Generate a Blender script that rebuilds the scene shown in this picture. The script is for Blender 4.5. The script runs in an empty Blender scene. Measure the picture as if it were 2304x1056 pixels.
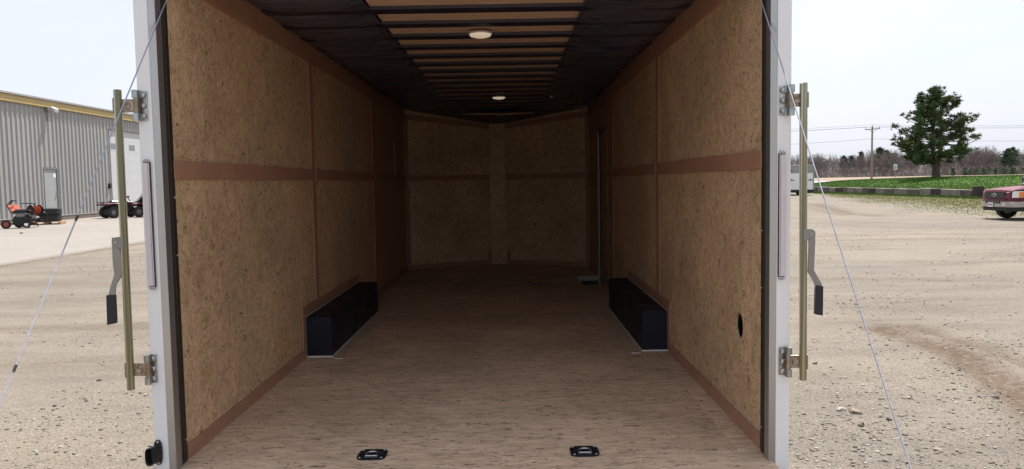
import bpy, bmesh, math, random
import numpy as np
from mathutils import Vector, Matrix, Quaternion

random.seed(7)
rng = np.random.default_rng(7)
scene = bpy.context.scene
COL = scene.collection
R_ = math.radians

# ------------------------------------------------------------------ camera
HF = 0.52                                    # height of the trailer floor above the yard
FPX = 1734.36
C = np.array([0.1744, -3.2341, 1.1592 + HF])
PITCH, YAW, ROLL = -0.0677, 0.001, -0.0174
Fv = np.array([math.sin(YAW)*math.cos(PITCH), math.cos(YAW)*math.cos(PITCH), math.sin(PITCH)])
Rv = np.array([math.cos(YAW), -math.sin(YAW), 0.0])
Uv = np.cross(Rv, Fv)
R2 = math.cos(ROLL)*Rv + math.sin(ROLL)*Uv
U2 = -math.sin(ROLL)*Rv + math.cos(ROLL)*Uv
cam_d = bpy.data.cameras.new('camera')
cam = bpy.data.objects.new('camera', cam_d)
COL.objects.link(cam)
cam.matrix_world = Matrix(((R2[0], U2[0], -Fv[0], C[0]), (R2[1], U2[1], -Fv[1], C[1]),
                           (R2[2], U2[2], -Fv[2], C[2]), (0, 0, 0, 1)))
cam_d.sensor_width = 36.0
cam_d.lens = FPX/2304*36.0
cam_d.clip_start = 0.05
cam_d.clip_end = 4000
scene.camera = cam

def ray(x, y): return Fv + R2*(x-1152)/FPX - U2*(y-528)/FPX
def gnd(x, y, z=0.0):
    d = ray(x, y); return C + d*((z-C[2])/d[2])
def atY(x, y, Y):
    d = ray(x, y); return C + d*((Y-C[1])/d[1])
def atX(x, y, X):
    d = ray(x, y); return C + d*((X-C[0])/d[0])

# ------------------------------------------------------------------ sky, sun, exposure
SUN_AZ, SUN_EL = R_(27), R_(62)              # azimuth measured from +Y towards +X
world = bpy.data.worlds.new('World'); scene.world = world; world.use_nodes = True
wn = world.node_tree; wn.nodes.clear()
sky = wn.nodes.new('ShaderNodeTexSky'); sky.sky_type = 'NISHITA'; sky.sun_disc = False
sky.sun_elevation = SUN_EL; sky.sun_rotation = SUN_AZ
sky.air_density = 1.0; sky.dust_density = 3.0; sky.ozone_density = 1.0
tc = wn.nodes.new('ShaderNodeTexCoord')
mp = wn.nodes.new('ShaderNodeMapping'); mp.inputs['Scale'].default_value = (1.0, 1.0, 3.2)
nz = wn.nodes.new('ShaderNodeTexNoise'); nz.inputs['Scale'].default_value = 1.7; nz.inputs['Detail'].default_value = 7
nz.inputs['Roughness'].default_value = 0.55; nz.inputs['Distortion'].default_value = 0.4
rp = wn.nodes.new('ShaderNodeValToRGB'); rp.color_ramp.elements[0].position = 0.22; rp.color_ramp.elements[1].position = 0.72
rp.color_ramp.elements[0].color = (2.72, 2.92, 3.42, 1); rp.color_ramp.elements[1].color = (3.22, 3.30, 3.55, 1)   # thin bright cloud veil
mx = wn.nodes.new('ShaderNodeMix'); mx.data_type = 'RGBA'
mx.inputs[0].default_value = .88
bg = wn.nodes.new('ShaderNodeBackground'); bg.inputs['Strength'].default_value = 0.093
wo = wn.nodes.new('ShaderNodeOutputWorld')
wl = wn.links.new
wl(tc.outputs['Generated'], mp.inputs['Vector']); wl(mp.outputs[0], nz.inputs['Vector']); wl(nz.outputs[0], rp.inputs[0])
wl(sky.outputs[0], mx.inputs[6]); wl(rp.outputs[0], mx.inputs[7])
wl(mx.outputs[2], bg.inputs['Color']); wl(bg.outputs[0], wo.inputs['Surface'])

S = Vector((math.sin(SUN_AZ)*math.cos(SUN_EL), math.cos(SUN_AZ)*math.cos(SUN_EL), math.sin(SUN_EL)))
sun_d = bpy.data.lights.new('sun', 'SUN'); sun_d.energy = 3.25; sun_d.angle = R_(0.8); sun_d.color = (1.0, 0.95, 0.88)
sun = bpy.data.objects.new('sun', sun_d); COL.objects.link(sun)
sun.rotation_euler = S.to_track_quat('Z', 'Y').to_euler(); sun.location = (20, 40, 60)

scene.view_settings.view_transform = 'Standard'
scene.view_settings.look = 'None'
scene.view_settings.gamma = 1.0
scene.view_settings.use_curve_mapping = False
scene.view_settings.exposure = 1.62
scene.render.engine = 'CYCLES'
scene.cycles.use_denoising = True
try:
    scene.cycles.denoiser = 'OPENIMAGEDENOISE'; scene.cycles.denoising_input_passes = 'RGB_ALBEDO_NORMAL'
    scene.cycles.denoising_prefilter = 'ACCURATE'
except Exception:
    pass
scene.cycles.max_bounces = 12; scene.cycles.diffuse_bounces = 8; scene.cycles.glossy_bounces = 4
scene.cycles.transparent_max_bounces = 8
scene.cycles.sample_clamp_indirect = 10.0

# ------------------------------------------------------------------ materials
class NT:
    def __init__(s, name):
        s.m = bpy.data.materials.new(name); s.m.use_nodes = True
        s.t = s.m.node_tree; s.n = s.t.nodes; s.l = s.t.links.new
        s.b = s.n['Principled BSDF']
    def node(s, k, **kw):
        n = s.n.new(k)
        for a, v in kw.items():
            if a in n.inputs.keys(): n.inputs[a].default_value = v
            else: setattr(n, a, v)
        return n
    def coords(s, scale=(1, 1, 1), rnd=0.0, rot=(0, 0, 0)):
        t = s.node('ShaderNodeTexCoord'); m = s.node('ShaderNodeMapping')
        m.inputs['Scale'].default_value = scale; m.inputs['Rotation'].default_value = rot
        src = t.outputs['Object']
        if rnd:
            oi = s.node('ShaderNodeObjectInfo'); mu = s.node('ShaderNodeMath', operation='MULTIPLY'); mu.inputs[1].default_value = rnd
            s.l(oi.outputs['Random'], mu.inputs[0])
            ad = s.node('ShaderNodeVectorMath', operation='ADD'); s.l(src, ad.inputs[0]); s.l(mu.outputs[0], ad.inputs[1]); src = ad.outputs[0]
        s.l(src, m.inputs['Vector']); return m.outputs[0]
    def noise(s, vec, scale, detail=3, rough=.55, dist=0):
        n = s.node('ShaderNodeTexNoise'); n.inputs['Scale'].default_value = scale; n.inputs['Detail'].default_value = detail
        n.inputs['Roughness'].default_value = rough; n.inputs['Distortion'].default_value = dist
        s.l(vec, n.inputs['Vector']); return n
    def ramp(s, fac, stops, interp='LINEAR'):
        r = s.node('ShaderNodeValToRGB'); cr = r.color_ramp; cr.interpolation = interp
        while len(cr.elements) < len(stops): cr.elements.new(0.5)
        for e, (p, c) in zip(cr.elements, stops):
            e.position = p; e.color = (c, c, c, 1) if isinstance(c, (int, float)) else tuple(c)+(1,)
        s.l(fac, r.inputs[0]); return r.outputs[0]
    def mix(s, fac, a, b, blend='MIX'):
        m = s.node('ShaderNodeMix', data_type='RGBA', blend_type=blend)
        for i, v in ((0, fac), (6, a), (7, b)):
            if hasattr(v, 'links') or hasattr(v, 'is_linked'): s.l(v, m.inputs[i])
            elif i == 0: m.inputs[0].default_value = v
            else: m.inputs[i].default_value = tuple(v)+(1,)
        return m.outputs[2]
    def bump(s, h, strength, dist=.01):
        b = s.node('ShaderNodeBump'); b.inputs['Strength'].default_value = strength; b.inputs['Distance'].default_value = dist
        s.l(h, b.inputs['Height']); s.l(b.outputs[0], s.b.inputs['Normal']); return b
    def out(s, col=None, rough=.6, metal=0., spec=.5):
        if col is not None:
            if hasattr(col, 'is_linked'): s.l(col, s.b.inputs['Base Color'])
            else: s.b.inputs['Base Color'].default_value = tuple(col)+(1,)
        if hasattr(rough, 'is_linked'): s.l(rough, s.b.inputs['Roughness'])
        else: s.b.inputs['Roughness'].default_value = rough
        s.b.inputs['Metallic'].default_value = metal; s.b.inputs['Specular IOR Level'].default_value = spec
        return s.m

def pm(name, col, rough=.5, metal=0., var=.12, scale=8., bump=0., stretch=(1, 1, 1), spec=.5, coat=0., bdist=.01):
    """plain material whose colour and gloss wander a little"""
    t = NT(name); v = t.coords(stretch, rnd=9.)
    n = t.noise(v, scale, 5, .6, .3)
    a = tuple(max(0, c*(1-var)) for c in col); b = tuple(min(1, c*(1+var)) for c in col)
    c = t.ramp(n.outputs[0], [(.3, a), (.7, b)])
    r = t.ramp(n.outputs[0], [(.3, max(.02, rough*(1-var*.8))), (.7, min(1, rough*(1+var*.8)))])
    if bump: t.bump(n.outputs[0], bump, bdist)
    t.out(c, r, metal, spec)
    if coat: t.b.inputs['Coat Weight'].default_value = coat; t.b.inputs['Coat Roughness'].default_value = .05
    return t.m

def osb(name, light, mid, dark, stretch, rnd=0.0, fleck=1.0):
    """oriented strand board: tone by flake, dark slivers, broad blotches, fine relief"""
    t = NT(name); v = t.coords((1, 1, 1), rnd=37.)
    w1 = t.noise(v, 7.0, 2, .5); sub = t.node('ShaderNodeVectorMath', operation='SUBTRACT'); t.l(w1.outputs['Color'], sub.inputs[0]); sub.inputs[1].default_value = (.5, .5, .5)
    sc = t.node('ShaderNodeVectorMath', operation='SCALE'); sc.inputs['Scale'].default_value = rnd; t.l(sub.outputs[0], sc.inputs[0])
    ad = t.node('ShaderNodeVectorMath', operation='ADD'); t.l(v, ad.inputs[0]); t.l(sc.outputs[0], ad.inputs[1])
    m = t.node('ShaderNodeMapping'); m.inputs['Scale'].default_value = stretch; t.l(ad.outputs[0], m.inputs['Vector'])
    vv = m.outputs[0]
    vo = t.node('ShaderNodeTexVoronoi'); vo.inputs['Scale'].default_value = 26; t.l(vv, vo.inputs['Vector'])
    sep = t.node('ShaderNodeSeparateColor'); t.l(vo.outputs['Color'], sep.inputs[0])
    vo2 = t.node('ShaderNodeTexVoronoi'); vo2.inputs['Scale'].default_value = 60; t.l(vv, vo2.inputs['Vector'])
    sep2 = t.node('ShaderNodeSeparateColor'); t.l(vo2.outputs['Color'], sep2.inputs[0])
    base = t.ramp(sep.outputs[0], [(.0, mid), (.55, light), (.85, tuple(c*1.12 for c in light)), (1, mid)])
    c2 = t.ramp(sep2.outputs[1], [(.0, tuple(c*.75 for c in mid)), (.35, mid), (1, light)])
    c = t.mix(.5, base, c2)
    n1 = t.noise(vv, 30, 3, .62, 1.0)
    f1 = t.ramp(n1.outputs[0], [(.58, 0.0), (.64, 1.0)])
    c = t.mix(t.mix(.45*fleck, (0, 0, 0), f1), c, tuple(a*1.5 for a in dark))
    n2 = t.noise(vv, 52, 2, .55, 1.2)
    f2 = t.ramp(n2.outputs[0], [(.625, 0.0), (.65, 1.0)])
    c = t.mix(t.mix(.92*fleck, (0, 0, 0), f2), c, dark)
    n3 = t.noise(v, 1.6, 3, .6)
    c = t.mix(1.0, c, t.ramp(n3.outputs[0], [(.3, .78), (.7, 1.1)]), 'MULTIPLY')
    h = t.mix(.5, f1, t.ramp(sep2.outputs[1], [(0, 0.), (1, 1.)]))
    t.bump(h, .12, .004)
    return t.out(c, .62, 0, .35)

OSBL, OSBM, OSBD = (.74, .525, .325), (.58, .39, .225), (.14, .075, .035)
MAT = {}
MAT['osb_wall'] = osb('strand_board_wall', OSBL, OSBM, OSBD, (1, 1.0, .72), .26)
MAT['frame_alu'] = pm('door_frame_alu', (.26, .25, .24), .4, .4, .1, 9)
MAT['osb_nose'] = osb('strand_board_nose', OSBL, OSBM, OSBD, (.75, .75, 1.3), .16)
MAT['osb_floor'] = osb('strand_board_floor', (.74, .555, .395), (.60, .435, .295), (.15, .09, .05), (.30, 1.15, 1), .045, 1.0)
MAT['trim'] = pm('brown_trim', (.40, .215, .14), .55, 0, .10, 6, .05, (1, 1, 1))
MAT['ply'] = pm('brown_plywood', (.45, .265, .17), .6, 0, .14, 5, .04, (3, 3, .5))
MAT['luan'] = pm('luan_plywood', (.80, .56, .41), .5, 0, .10, 4, .03, (1, 5, 1))
MAT['bow'] = pm('black_steel_bow', (.020, .019, .042), .42, 0, .2, 6, spec=.4)
MAT['box_black'] = pm('black_steel_box', (.012, .013, .026), .5, 0, .25, 5, .06, bdist=.02, spec=.28)
MAT['alu'] = pm('mill_aluminium', (.46, .46, .45), .38, .85, .10, 10, 0, (1, 1, .08))
MAT['alu_dull'] = pm('dull_aluminium', (.13, .12, .115), .5, .7, .15, 12, 0, (1, 1, .1))
MAT['white'] = pm('white_paint', (.76, .765, .78), .32, 0, .025, 3, coat=.3)
MAT['flash'] = pm('white_flashing', (.72, .72, .70), .5, 0, .06, 20)
MAT['rubber'] = pm('black_rubber', (.018, .018, .018), .75, 0, .3, 15)
MAT['seal_brown'] = pm('brown_door_seal', (.036, .026, .02), .55, .2, .2, 9, 0, (1, 1, .1))
MAT['plastic_black'] = pm('black_plastic', (.012, .012, .014), .28, 0, .2, 12)
MAT['steel'] = pm('bright_steel', (.46, .46, .45), .28, .95, .1, 20)
MAT['chrome'] = pm('chrome', (.75, .75, .75), .14, 1., .05, 12)
MAT['cable'] = pm('coated_wire_cable', (.36, .36, .42), .4, .2, .15, 60, 0, (1, 1, 1))
MAT['lens'] = pm('tail_light_lens', (.56, .51, .55), .18, 0, .06, 14, coat=.5)
MAT['lens_white'] = pm('dome_lens', (.86, .84, .78), .35, 0, .03, 8)
MAT['lens_white'].node_tree.nodes['Principled BSDF'].inputs['Emission Color'].default_value = (1, .82, .58, 1)   # both dome lights are on, dimly
MAT['lens_white'].node_tree.nodes['Principled BSDF'].inputs['Emission Strength'].default_value = .13
MAT['tyre'] = pm('tyre_rubber', (.022, .021, .021), .82, 0, .25, 20)
MAT['concrete_foot'] = pm('stained_concrete', (.15, .115, .10), .85, 0, .25, 3, .2)
MAT['yellow'] = pm('yellow_fascia', (.40, .29, .11), .5, 0, .10, 3, 0, (1, .3, 1))
MAT['roof_grey'] = pm('grey_roof', (.22, .21, .20), .5, .3, .12, 3)
MAT['door_grey'] = pm('grey_door_paint', (.27, .285, .285), .5, 0, .06, 3)
MAT['door_white'] = pm('white_door_panel', (.44, .45, .46), .45, 0, .03, 2)
MAT['glass_dark'] = pm('window_glass', (.16, .18, .20), .08, 0, .1, 3)
MAT['orange'] = pm('orange_paint', (.33, .055, .02), .45, 0, .12, 9)
MAT['red_plastic'] = pm('red_plastic', (.085, .006, .010), .35, 0, .15, 7)
MAT['black_metal'] = pm('black_painted_metal', (.014, .013, .014), .45, .2, .25, 9)
MAT['grey_metal'] = pm('grey_machine_metal', (.22, .21, .20), .5, .4, .2, 9)
MAT['pallet'] = pm('pallet_wood', (.34, .20, .12), .8, 0, .25, 6, .2, (1, 1, 1))
MAT['pole_wood'] = pm('weathered_pole', (.20, .165, .14), .85, 0, .2, 4, .2, (4, 4, .3))
MAT['galv'] = pm('galvanised', (.27, .26, .24), .45, .6, .1, 8)
MAT['maroon'] = pm('maroon_paint', (.115, .004, .014), .34, .0, .06, 2, coat=.12, spec=.35)
MAT['glass_car'] = pm('car_glass', (.05, .06, .065), .05, 0, .1, 2, coat=1.)
MAT['bumper'] = pm('bumper_chrome', (.42, .39, .375), .25, .75, .06, 4)
MAT['amber'] = pm('amber_lens', (.75, .23, .05), .2, 0, .08, 20)
MAT['headlight'] = pm('headlight_lens', (.75, .75, .73), .12, .3, .12, 18, coat=1.)
MAT['plate'] = pm('licence_plate', (.78, .78, .80), .4, 0, .05, 12)
MAT['ink'] = pm('dark_blue_ink', (.03, .04, .12), .5, 0, .05, 12)

# yellow-chromate zinc plating: olive to silver streaks paint reflections along the tube
def zinc(name, a, b, c, stretch):
    t = NT(name); v = t.coords(stretch, rnd=5.)
    n = t.noise(v, 9, 3, .5, .3)
    col = t.ramp(n.outputs[0], [(.40, a), (.5, b), (.60, c)])
    return t.out(col, .30, .9)
MAT['zinc'] = zinc('yellow_zinc_reflections', (.19, .18, .115), (.34, .32, .21), (.52, .50, .43), (9, 9, .08))
MAT['zinc_pink'] = zinc('rose_zinc_plating', (.26, .20, .14), (.32, .26, .20), (.36, .32, .27), (3, 3, 2))
MAT['zinc_blue'] = zinc('blue_zinc_plating', (.27, .31, .30), (.36, .39, .38), (.44, .46, .46), (2, 2, 2))

def poly_liner():
    t = NT('black_poly_liner'); v = t.coords((1.2, 6, 1), 0)
    n = t.noise(v, 3.2, 4, .6, .8)
    t.bump(n.outputs[0], .5, .03)
    return t.out(t.ramp(n.outputs[0], [(.3, (.035, .039, .065)), (.7, (.095, .10, .14))]), .25, 0, .7)  # navy tint and paler folds put bluish shade and sheen into the colour
MAT['liner'] = poly_liner()

def siding():
    t = NT('grey_ribbed_siding'); v = t.coords((1, .5, .12), 21.)
    n = t.noise(v, 2.2, 5, .6); v2 = t.coords((1, 1, 1), 3.); n2 = t.noise(v2, 60, 2, .6)
    c = t.ramp(n.outputs[0], [(.3, (.265, .26, .25)), (.7, (.335, .33, .32))])
    c = t.mix(.5, c, t.ramp(n2.outputs[0], [(.35, (.225, .225, .215)), (.65, (.35, .345, .335))]))
    return t.out(c, .5, .15)
MAT['siding'] = siding()

def ground_mat():
    t = NT('sandy_gravel'); v = t.coords()
    at = t.node('ShaderNodeAttribute', attribute_name='mark')
    sp = t.node('ShaderNodeSeparateColor'); t.l(at.outputs['Color'], sp.inputs[0])
    a = t.noise(v, .35, 6, .62); b = t.noise(v, 5, 6, .7, .3); c3 = t.noise(v, 38, 4, .7)
    col = t.ramp(a.outputs[0], [(.32, (0.149, 0.125, 0.098)), (.52, (0.172, 0.147, 0.118)), (.68, (0.161, 0.144, 0.123))])
    col = t.mix(.55, col, t.ramp(b.outputs[0], [(.3, (0.123, 0.103, 0.080)), (.5, (0.172, 0.147, 0.119)), (.7, (0.194, 0.173, 0.146))]))
    col = t.mix(.45, col, t.ramp(c3.outputs[0], [(.34, (0.082, 0.071, 0.058)), (.46, (0.164, 0.142, 0.115)), (.6, (0.175, 0.153, 0.127)), (.72, (0.231, 0.212, 0.186))]))
    vo = t.node('ShaderNodeTexVoronoi'); vo.inputs['Scale'].default_value = 70; t.l(v, vo.inputs['Vector'])
    sv = t.node('ShaderNodeSeparateColor'); t.l(vo.outputs['Color'], sv.inputs[0])
    col = t.mix(t.mix(.6, (0, 0, 0), t.ramp(sv.outputs[0], [(.80, 0.), (.83, 1.)])), col, t.ramp(sv.outputs[1], [(0, (0.075, 0.067, 0.060)), (.5, (0.134, 0.123, 0.112)), (1, (0.254, 0.243, 0.223))]))
    big = t.noise(v, .16, 4, .6, .6); vb = t.coords((.35, 1.3, 1)); str_ = t.noise(vb, .9, 5, .65)
    col = t.mix(1., col, t.ramp(big.outputs[0], [(.35, (.86, .88, .90)), (.65, (1.08, 1.05, 1.02))]), 'MULTIPLY')
    col = t.mix(1., col, t.ramp(str_.outputs[0], [(.32, (.78, .77, .76)), (.52, (1.0, 1.0, 1.0)), (.7, (1.10, 1.09, 1.08))]), 'MULTIPLY')
    soil = t.ramp(b.outputs[0], [(.3, (0.060, 0.039, 0.024)), (.7, (0.108, 0.075, 0.050))])
    c4 = t.noise(v, 16, 5, .75)
    sm = t.mix(1., sp.outputs[0], t.ramp(c4.outputs[0], [(.36, .25), (.52, 1.)]), 'MULTIPLY')
    col = t.mix(sm, col, soil)
    gr = t.ramp(b.outputs[0], [(.32, (0.075, 0.071, 0.033)), (.5, (0.049, 0.064, 0.017)), (.7, (0.112, 0.101, 0.060))])
    col = t.mix(t.mix(1., sp.outputs[1], t.ramp(b.outputs[0], [(.25, 1.), (.75, .45)]), 'MULTIPLY'), col, gr)
    c5 = t.noise(v, 95, 4, .75); col = t.mix(1., col, t.ramp(c5.outputs[0], [(.36, (.62, .61, .60)), (.5, (1.0, 1.0, 1.0)), (.66, (1.28, 1.28, 1.28))]), 'MULTIPLY')
    t.bump(t.mix(.5, b.outputs[0], c3.outputs[0]), .5, .03)
    return t.out(col, .9, 0, .2)
MAT['ground'] = ground_mat()

def speck_mat(name, cols, rough=.85, trans=0.):
    t = NT(name); g = t.node('ShaderNodeNewGeometry')
    n = len(cols); col = t.ramp(g.outputs['Random Per Island'], [(i/max(1, n-1), c) for i, c in enumerate(cols)])
    t.out(col, rough, 0, .25)
    if trans:
        t.b.inputs['Transmission Weight'].default_value = 0
    return t.m
MAT['pebble'] = speck_mat('mixed_pebbles', [(.085, .072, .06), (.15, .13, .108), (.20, .175, .145), (.19, .165, .138), (.17, .148, .125), (.25, .225, .195), (.36, .34, .31)])
MAT['stone_pale'] = pm('pale_stone', (0.250, 0.229, 0.200), .85, 0, .2, 14, .4)
MAT['stone_tan'] = pm('tan_stone', (0.183, 0.150, 0.117), .85, 0, .2, 16, .4)
MAT['stone_dark'] = pm('dark_stone', (0.083, 0.069, 0.058), .85, 0, .2, 16, .4)
MAT['blade_green'] = speck_mat('lawn_blades', [(.044, .105, .008), (.055, .120, .010), (.050, .112, .009), (.075, .130, .018), (.085, .115, .022)], .65)
MAT['blade_dry'] = speck_mat('sparse_grass', [(.11, .16, .028), (.30, .25, .13), (.15, .20, .04), (.24, .22, .09), (.34, .29, .16), (.12, .18, .03)], .75)
MAT['needle'] = speck_mat('pine_needles', [(0.037, 0.068, 0.020), (0.068, 0.102, 0.031), (0.051, 0.088, 0.034), (0.105, 0.122, 0.034), (0.048, 0.076, 0.031)], .6)
MAT['needle_far'] = speck_mat('evergreen_needles', [(0.045, 0.083, 0.045), (0.075, 0.128, 0.063), (0.060, 0.098, 0.053)], .7)
MAT['twig'] = speck_mat('bare_twigs', [(.17, .145, .135), (.24, .21, .20), (.20, .175, .16), (.29, .26, .25), (.15, .13, .12)], .85)
MAT['bark'] = pm('pine_bark', (.085, .060, .048), .9, 0, .3, 6, .5, (3, 3, .6))

def lawn_mat():
    t = NT('mown_lawn'); v = t.coords()
    n = t.noise(v, .5, 5, .6); n2 = t.noise(v, 9, 4, .7)
    c = t.ramp(n.outputs[0], [(.3, (.045, .125, .008)), (.55, (.062, .155, .010)), (.75, (.095, .18, .018))])
    c = t.mix(.4, c, t.ramp(n2.outputs[0], [(.3, (.035, .095, .007)), (.7, (.10, .21, .02))]))
    t.bump(n2.outputs[0], .8, .08)
    return t.out(c, .8, 0, .2)
MAT['lawn'] = lawn_mat()
def field_mat():
    t = NT('stubble_field'); v = t.coords((1, .25, 1)); n = t.noise(v, .25, 6, .7); n2 = t.noise(v, 2.5, 5, .7)
    c = t.ramp(n.outputs[0], [(.3, (0.186, 0.136, 0.099)), (.7, (0.260, 0.205, 0.161))])
    c = t.mix(.4, c, t.ramp(n2.outputs[0], [(.3, (0.136, 0.093, 0.068)), (.7, (0.310, 0.248, 0.198))]))
    return t.out(c, .9, 0, .1)
MAT['field'] = field_mat()
MAT['road'] = pm('pale_gravel_road', (.36, .345, .325), .85, 0, .06, .6)
def pad_mat():
    t = NT('pale_concrete_pad'); v = t.coords(); n = t.noise(v, .22, 6, .6, .4); n2 = t.noise(v, 3.5, 5, .65); v3 = t.coords((.15, 1.2, 1)); n3 = t.noise(v3, .8, 5, .7)
    c = t.ramp(n.outputs[0], [(.3, (0.190, 0.168, 0.148)), (.6, (0.224, 0.206, 0.190)), (.8, (0.202, 0.178, 0.155))])
    c = t.mix(.35, c, t.ramp(n2.outputs[0], [(.3, (0.168, 0.152, 0.135)), (.7, (0.236, 0.224, 0.206))]))
    c = t.mix(t.mix(.45, (0, 0, 0), t.ramp(n3.outputs[0], [(.58, 0.), (.72, 1.)])), c, (0.158, 0.125, 0.095))
    t.bump(n2.outputs[0], .15, .01)
    return t.out(c, .85, 0, .2)
MAT['pad'] = pad_mat()
def block_mat(name, col):
    return pm(name, col, .9, 0, .28, 2.2, .35, (1, 1, 1), .2)
BLOCKS = [block_mat('concrete_block_pale', (.22, .19, .165)), block_mat('concrete_block_mid', (.13, .105, .092)), block_mat('concrete_block_dark', (.065, .048, .042))]

# ------------------------------------------------------------------ mesh building
class MB:
    def __init__(s): s.v = []; s.f = []
    def add(s, vs, fs):
        n = len(s.v); s.v += [tuple(float(c) for c in p) for p in vs]; s.f += [tuple(i+n for i in f) for f in fs]; return s
    def box(s, x0, x1, y0, y1, z0, z1, M=None):
        x0, x1 = min(x0, x1), max(x0, x1); y0, y1 = min(y0, y1), max(y0, y1); z0, z1 = min(z0, z1), max(z0, z1)
        vs = [(x0, y0, z0), (x1, y0, z0), (x1, y1, z0), (x0, y1, z0), (x0, y0, z1), (x1, y0, z1), (x1, y1, z1), (x0, y1, z1)]
        if M is not None: vs = [tuple(M @ Vector(p)) for p in vs]
        return s.add(vs, [(0, 3, 2, 1), (4, 5, 6, 7), (0, 1, 5, 4), (1, 2, 6, 5), (2, 3, 7, 6), (3, 0, 4, 7)])
    def bar(s, a, b, w, h, up=(0, 0, 1)):
        """rectangular bar from a to b: w across, h along up"""
        a = Vector(a); b = Vector(b); d = (b-a).normalized(); u = Vector(up); x = d.cross(u)
        if x.length < 1e-4: u = Vector((0, 1, 0)); x = d.cross(u)
        x.normalize(); u = x.cross(d).normalized(); vs = []
        for p in (a, b):
            for sx, su in ((-1, -1), (1, -1), (1, 1), (-1, 1)): vs.append(p+x*w/2*sx+u*h/2*su)
        return s.add(vs, [(3, 2, 1, 0), (4, 5, 6, 7), (0, 1, 5, 4), (1, 2, 6, 5), (2, 3, 7, 6), (3, 0, 4, 7)])
    def cyl(s, a, b, r, r2=None, n=12, cap=True):
        r2 = r if r2 is None else r2
        a = Vector(a); b = Vector(b); d = (b-a); d.normalize()
        x = d.orthogonal().normalized(); y = d.cross(x); vs = []
        for p, rr in ((a, r), (b, r2)):
            for i in range(n):
                t = 2*math.pi*i/n; vs.append(p+x*rr*math.cos(t)+y*rr*math.sin(t))
        fs = [(i, (i+1) % n, n+(i+1) % n, n+i) for i in range(n)]
        if cap: fs += [tuple(range(n-1, -1, -1)), tuple(range(n, 2*n))]
        return s.add(vs, fs)
    def tube(s, pts, r, n=8):
        pts = [Vector(p) for p in pts]; rings = []
        x = None
        for i, p in enumerate(pts):
            d = (pts[min(i+1, len(pts)-1)]-pts[max(i-1, 0)]).normalized()
            if x is None: x = d.orthogonal().normalized()
            x = (x-d*x.dot(d)).normalized(); y = d.cross(x)
            rr = r[i] if isinstance(r, (list, tuple)) else r
            rings += [p+x*rr*math.cos(2*math.pi*k/n)+y*rr*math.sin(2*math.pi*k/n) for k in range(n)]
        fs = []
        for i in range(len(pts)-1):
            for k in range(n): fs.append((i*n+k, i*n+(k+1) % n, (i+1)*n+(k+1) % n, (i+1)*n+k))
        fs += [tuple(range(n-1, -1, -1)), tuple(range((len(pts)-1)*n, len(pts)*n))]
        return s.add(rings, fs)
    def prism(s, poly, axis, a, b):
        """2D polygon swept along an axis: 'x' takes (y,z), 'y' takes (x,z), 'z' takes (x,y)"""
        n = len(poly); vs = []
        for t in (a, b):
            for p, q in poly: vs.append({'x': (t, p, q), 'y': (p, t, q), 'z': (p, q, t)}[axis])
        fs = [(i, (i+1) % n, n+(i+1) % n, n+i) for i in range(n)] + [tuple(range(n-1, -1, -1)), tuple(range(n, 2*n))]
        return s.add(vs, fs)
    def lathe(s, prof, o, axis, n=20):
        """profile of (radius, height) turned about axis through o; closed if it starts and ends at radius 0"""
        o = Vector(o); d = Vector(axis).normalized(); x = d.orthogonal().normalized(); y = d.cross(x); vs = []
        for r, h in prof:
            for k in range(n): t = 2*math.pi*k/n; vs.append(o+d*h+(x*math.cos(t)+y*math.sin(t))*r)
        fs = []
        for i in range(len(prof)-1):
            for k in range(n): fs.append((i*n+k, i*n+(k+1) % n, (i+1)*n+(k+1) % n, (i+1)*n+k))
        return s.add(vs, fs)
    def mesh(s, name):
        me = bpy.data.meshes.new(name); me.from_pydata(s.v, [], s.f)
        bm = bmesh.new(); bm.from_mesh(me); bmesh.ops.recalc_face_normals(bm, faces=bm.faces); bm.to_mesh(me); bm.free()
        return me
    def build(s, name, mat, parent=None, smooth=False, bevel=0., seg=1, label=None):
        o = bpy.data.objects.new(name, s.mesh(name)); COL.objects.link(o)
        o.data.materials.append(MAT[mat] if isinstance(mat, str) else mat)
        if smooth: smooth_by_angle(o.data)
        if bevel:
            m = o.modifiers.new('bevel', 'BEVEL'); m.width = bevel; m.segments = seg; m.limit_method = 'ANGLE'; m.angle_limit = R_(35)
        if parent is not None: o.parent = parent
        if label: o['label'] = label
        return o
def smooth_by_angle(me, ang=35):
    bm = bmesh.new(); bm.from_mesh(me); ca = R_(ang)
    for f in bm.faces: f.smooth = True
    for e in bm.edges:
        if len(e.link_faces) == 2: e.smooth = e.calc_face_angle(0) < ca
    bm.to_mesh(me); bm.free()
def tag(o, label=None, cat=None, group=None, kind=None):
    for k, v in (('label', label), ('category', cat), ('group', group), ('kind', kind)):
        if v: o[k] = v
    return o
def empty(name, loc, rz=0.):
    o = bpy.data.objects.new(name, None); COL.objects.link(o); o.location = loc; o.rotation_euler = (0, 0, rz); o.empty_display_size = .2; return o
def dup(o, parent):
    c = o.copy(); COL.objects.link(c); c.parent = parent; return c
def copy_tree(o, parent=None):
    c = o.copy(); COL.objects.link(c); c.parent = parent
    for ch in list(o.children): copy_tree(ch, c)
    return c
def raw_mesh(name, V, Fc, mat, parent=None):
    me = bpy.data.meshes.new(name)
    V = np.asarray(V, dtype=np.float32); Fc = np.asarray(Fc, dtype=np.int32); k = Fc.shape[1]
    me.vertices.add(len(V)); me.vertices.foreach_set('co', V.ravel())
    me.loops.add(Fc.size); me.loops.foreach_set('vertex_index', Fc.ravel())
    me.polygons.add(len(Fc)); me.polygons.foreach_set('loop_start', np.arange(0, Fc.size, k, dtype=np.int32))
    me.update(calc_edges=True); me.validate()
    o = bpy.data.objects.new(name, me); COL.objects.link(o); me.materials.append(MAT[mat] if isinstance(mat, str) else mat)
    if parent is not None: o.parent = parent
    return o

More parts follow.
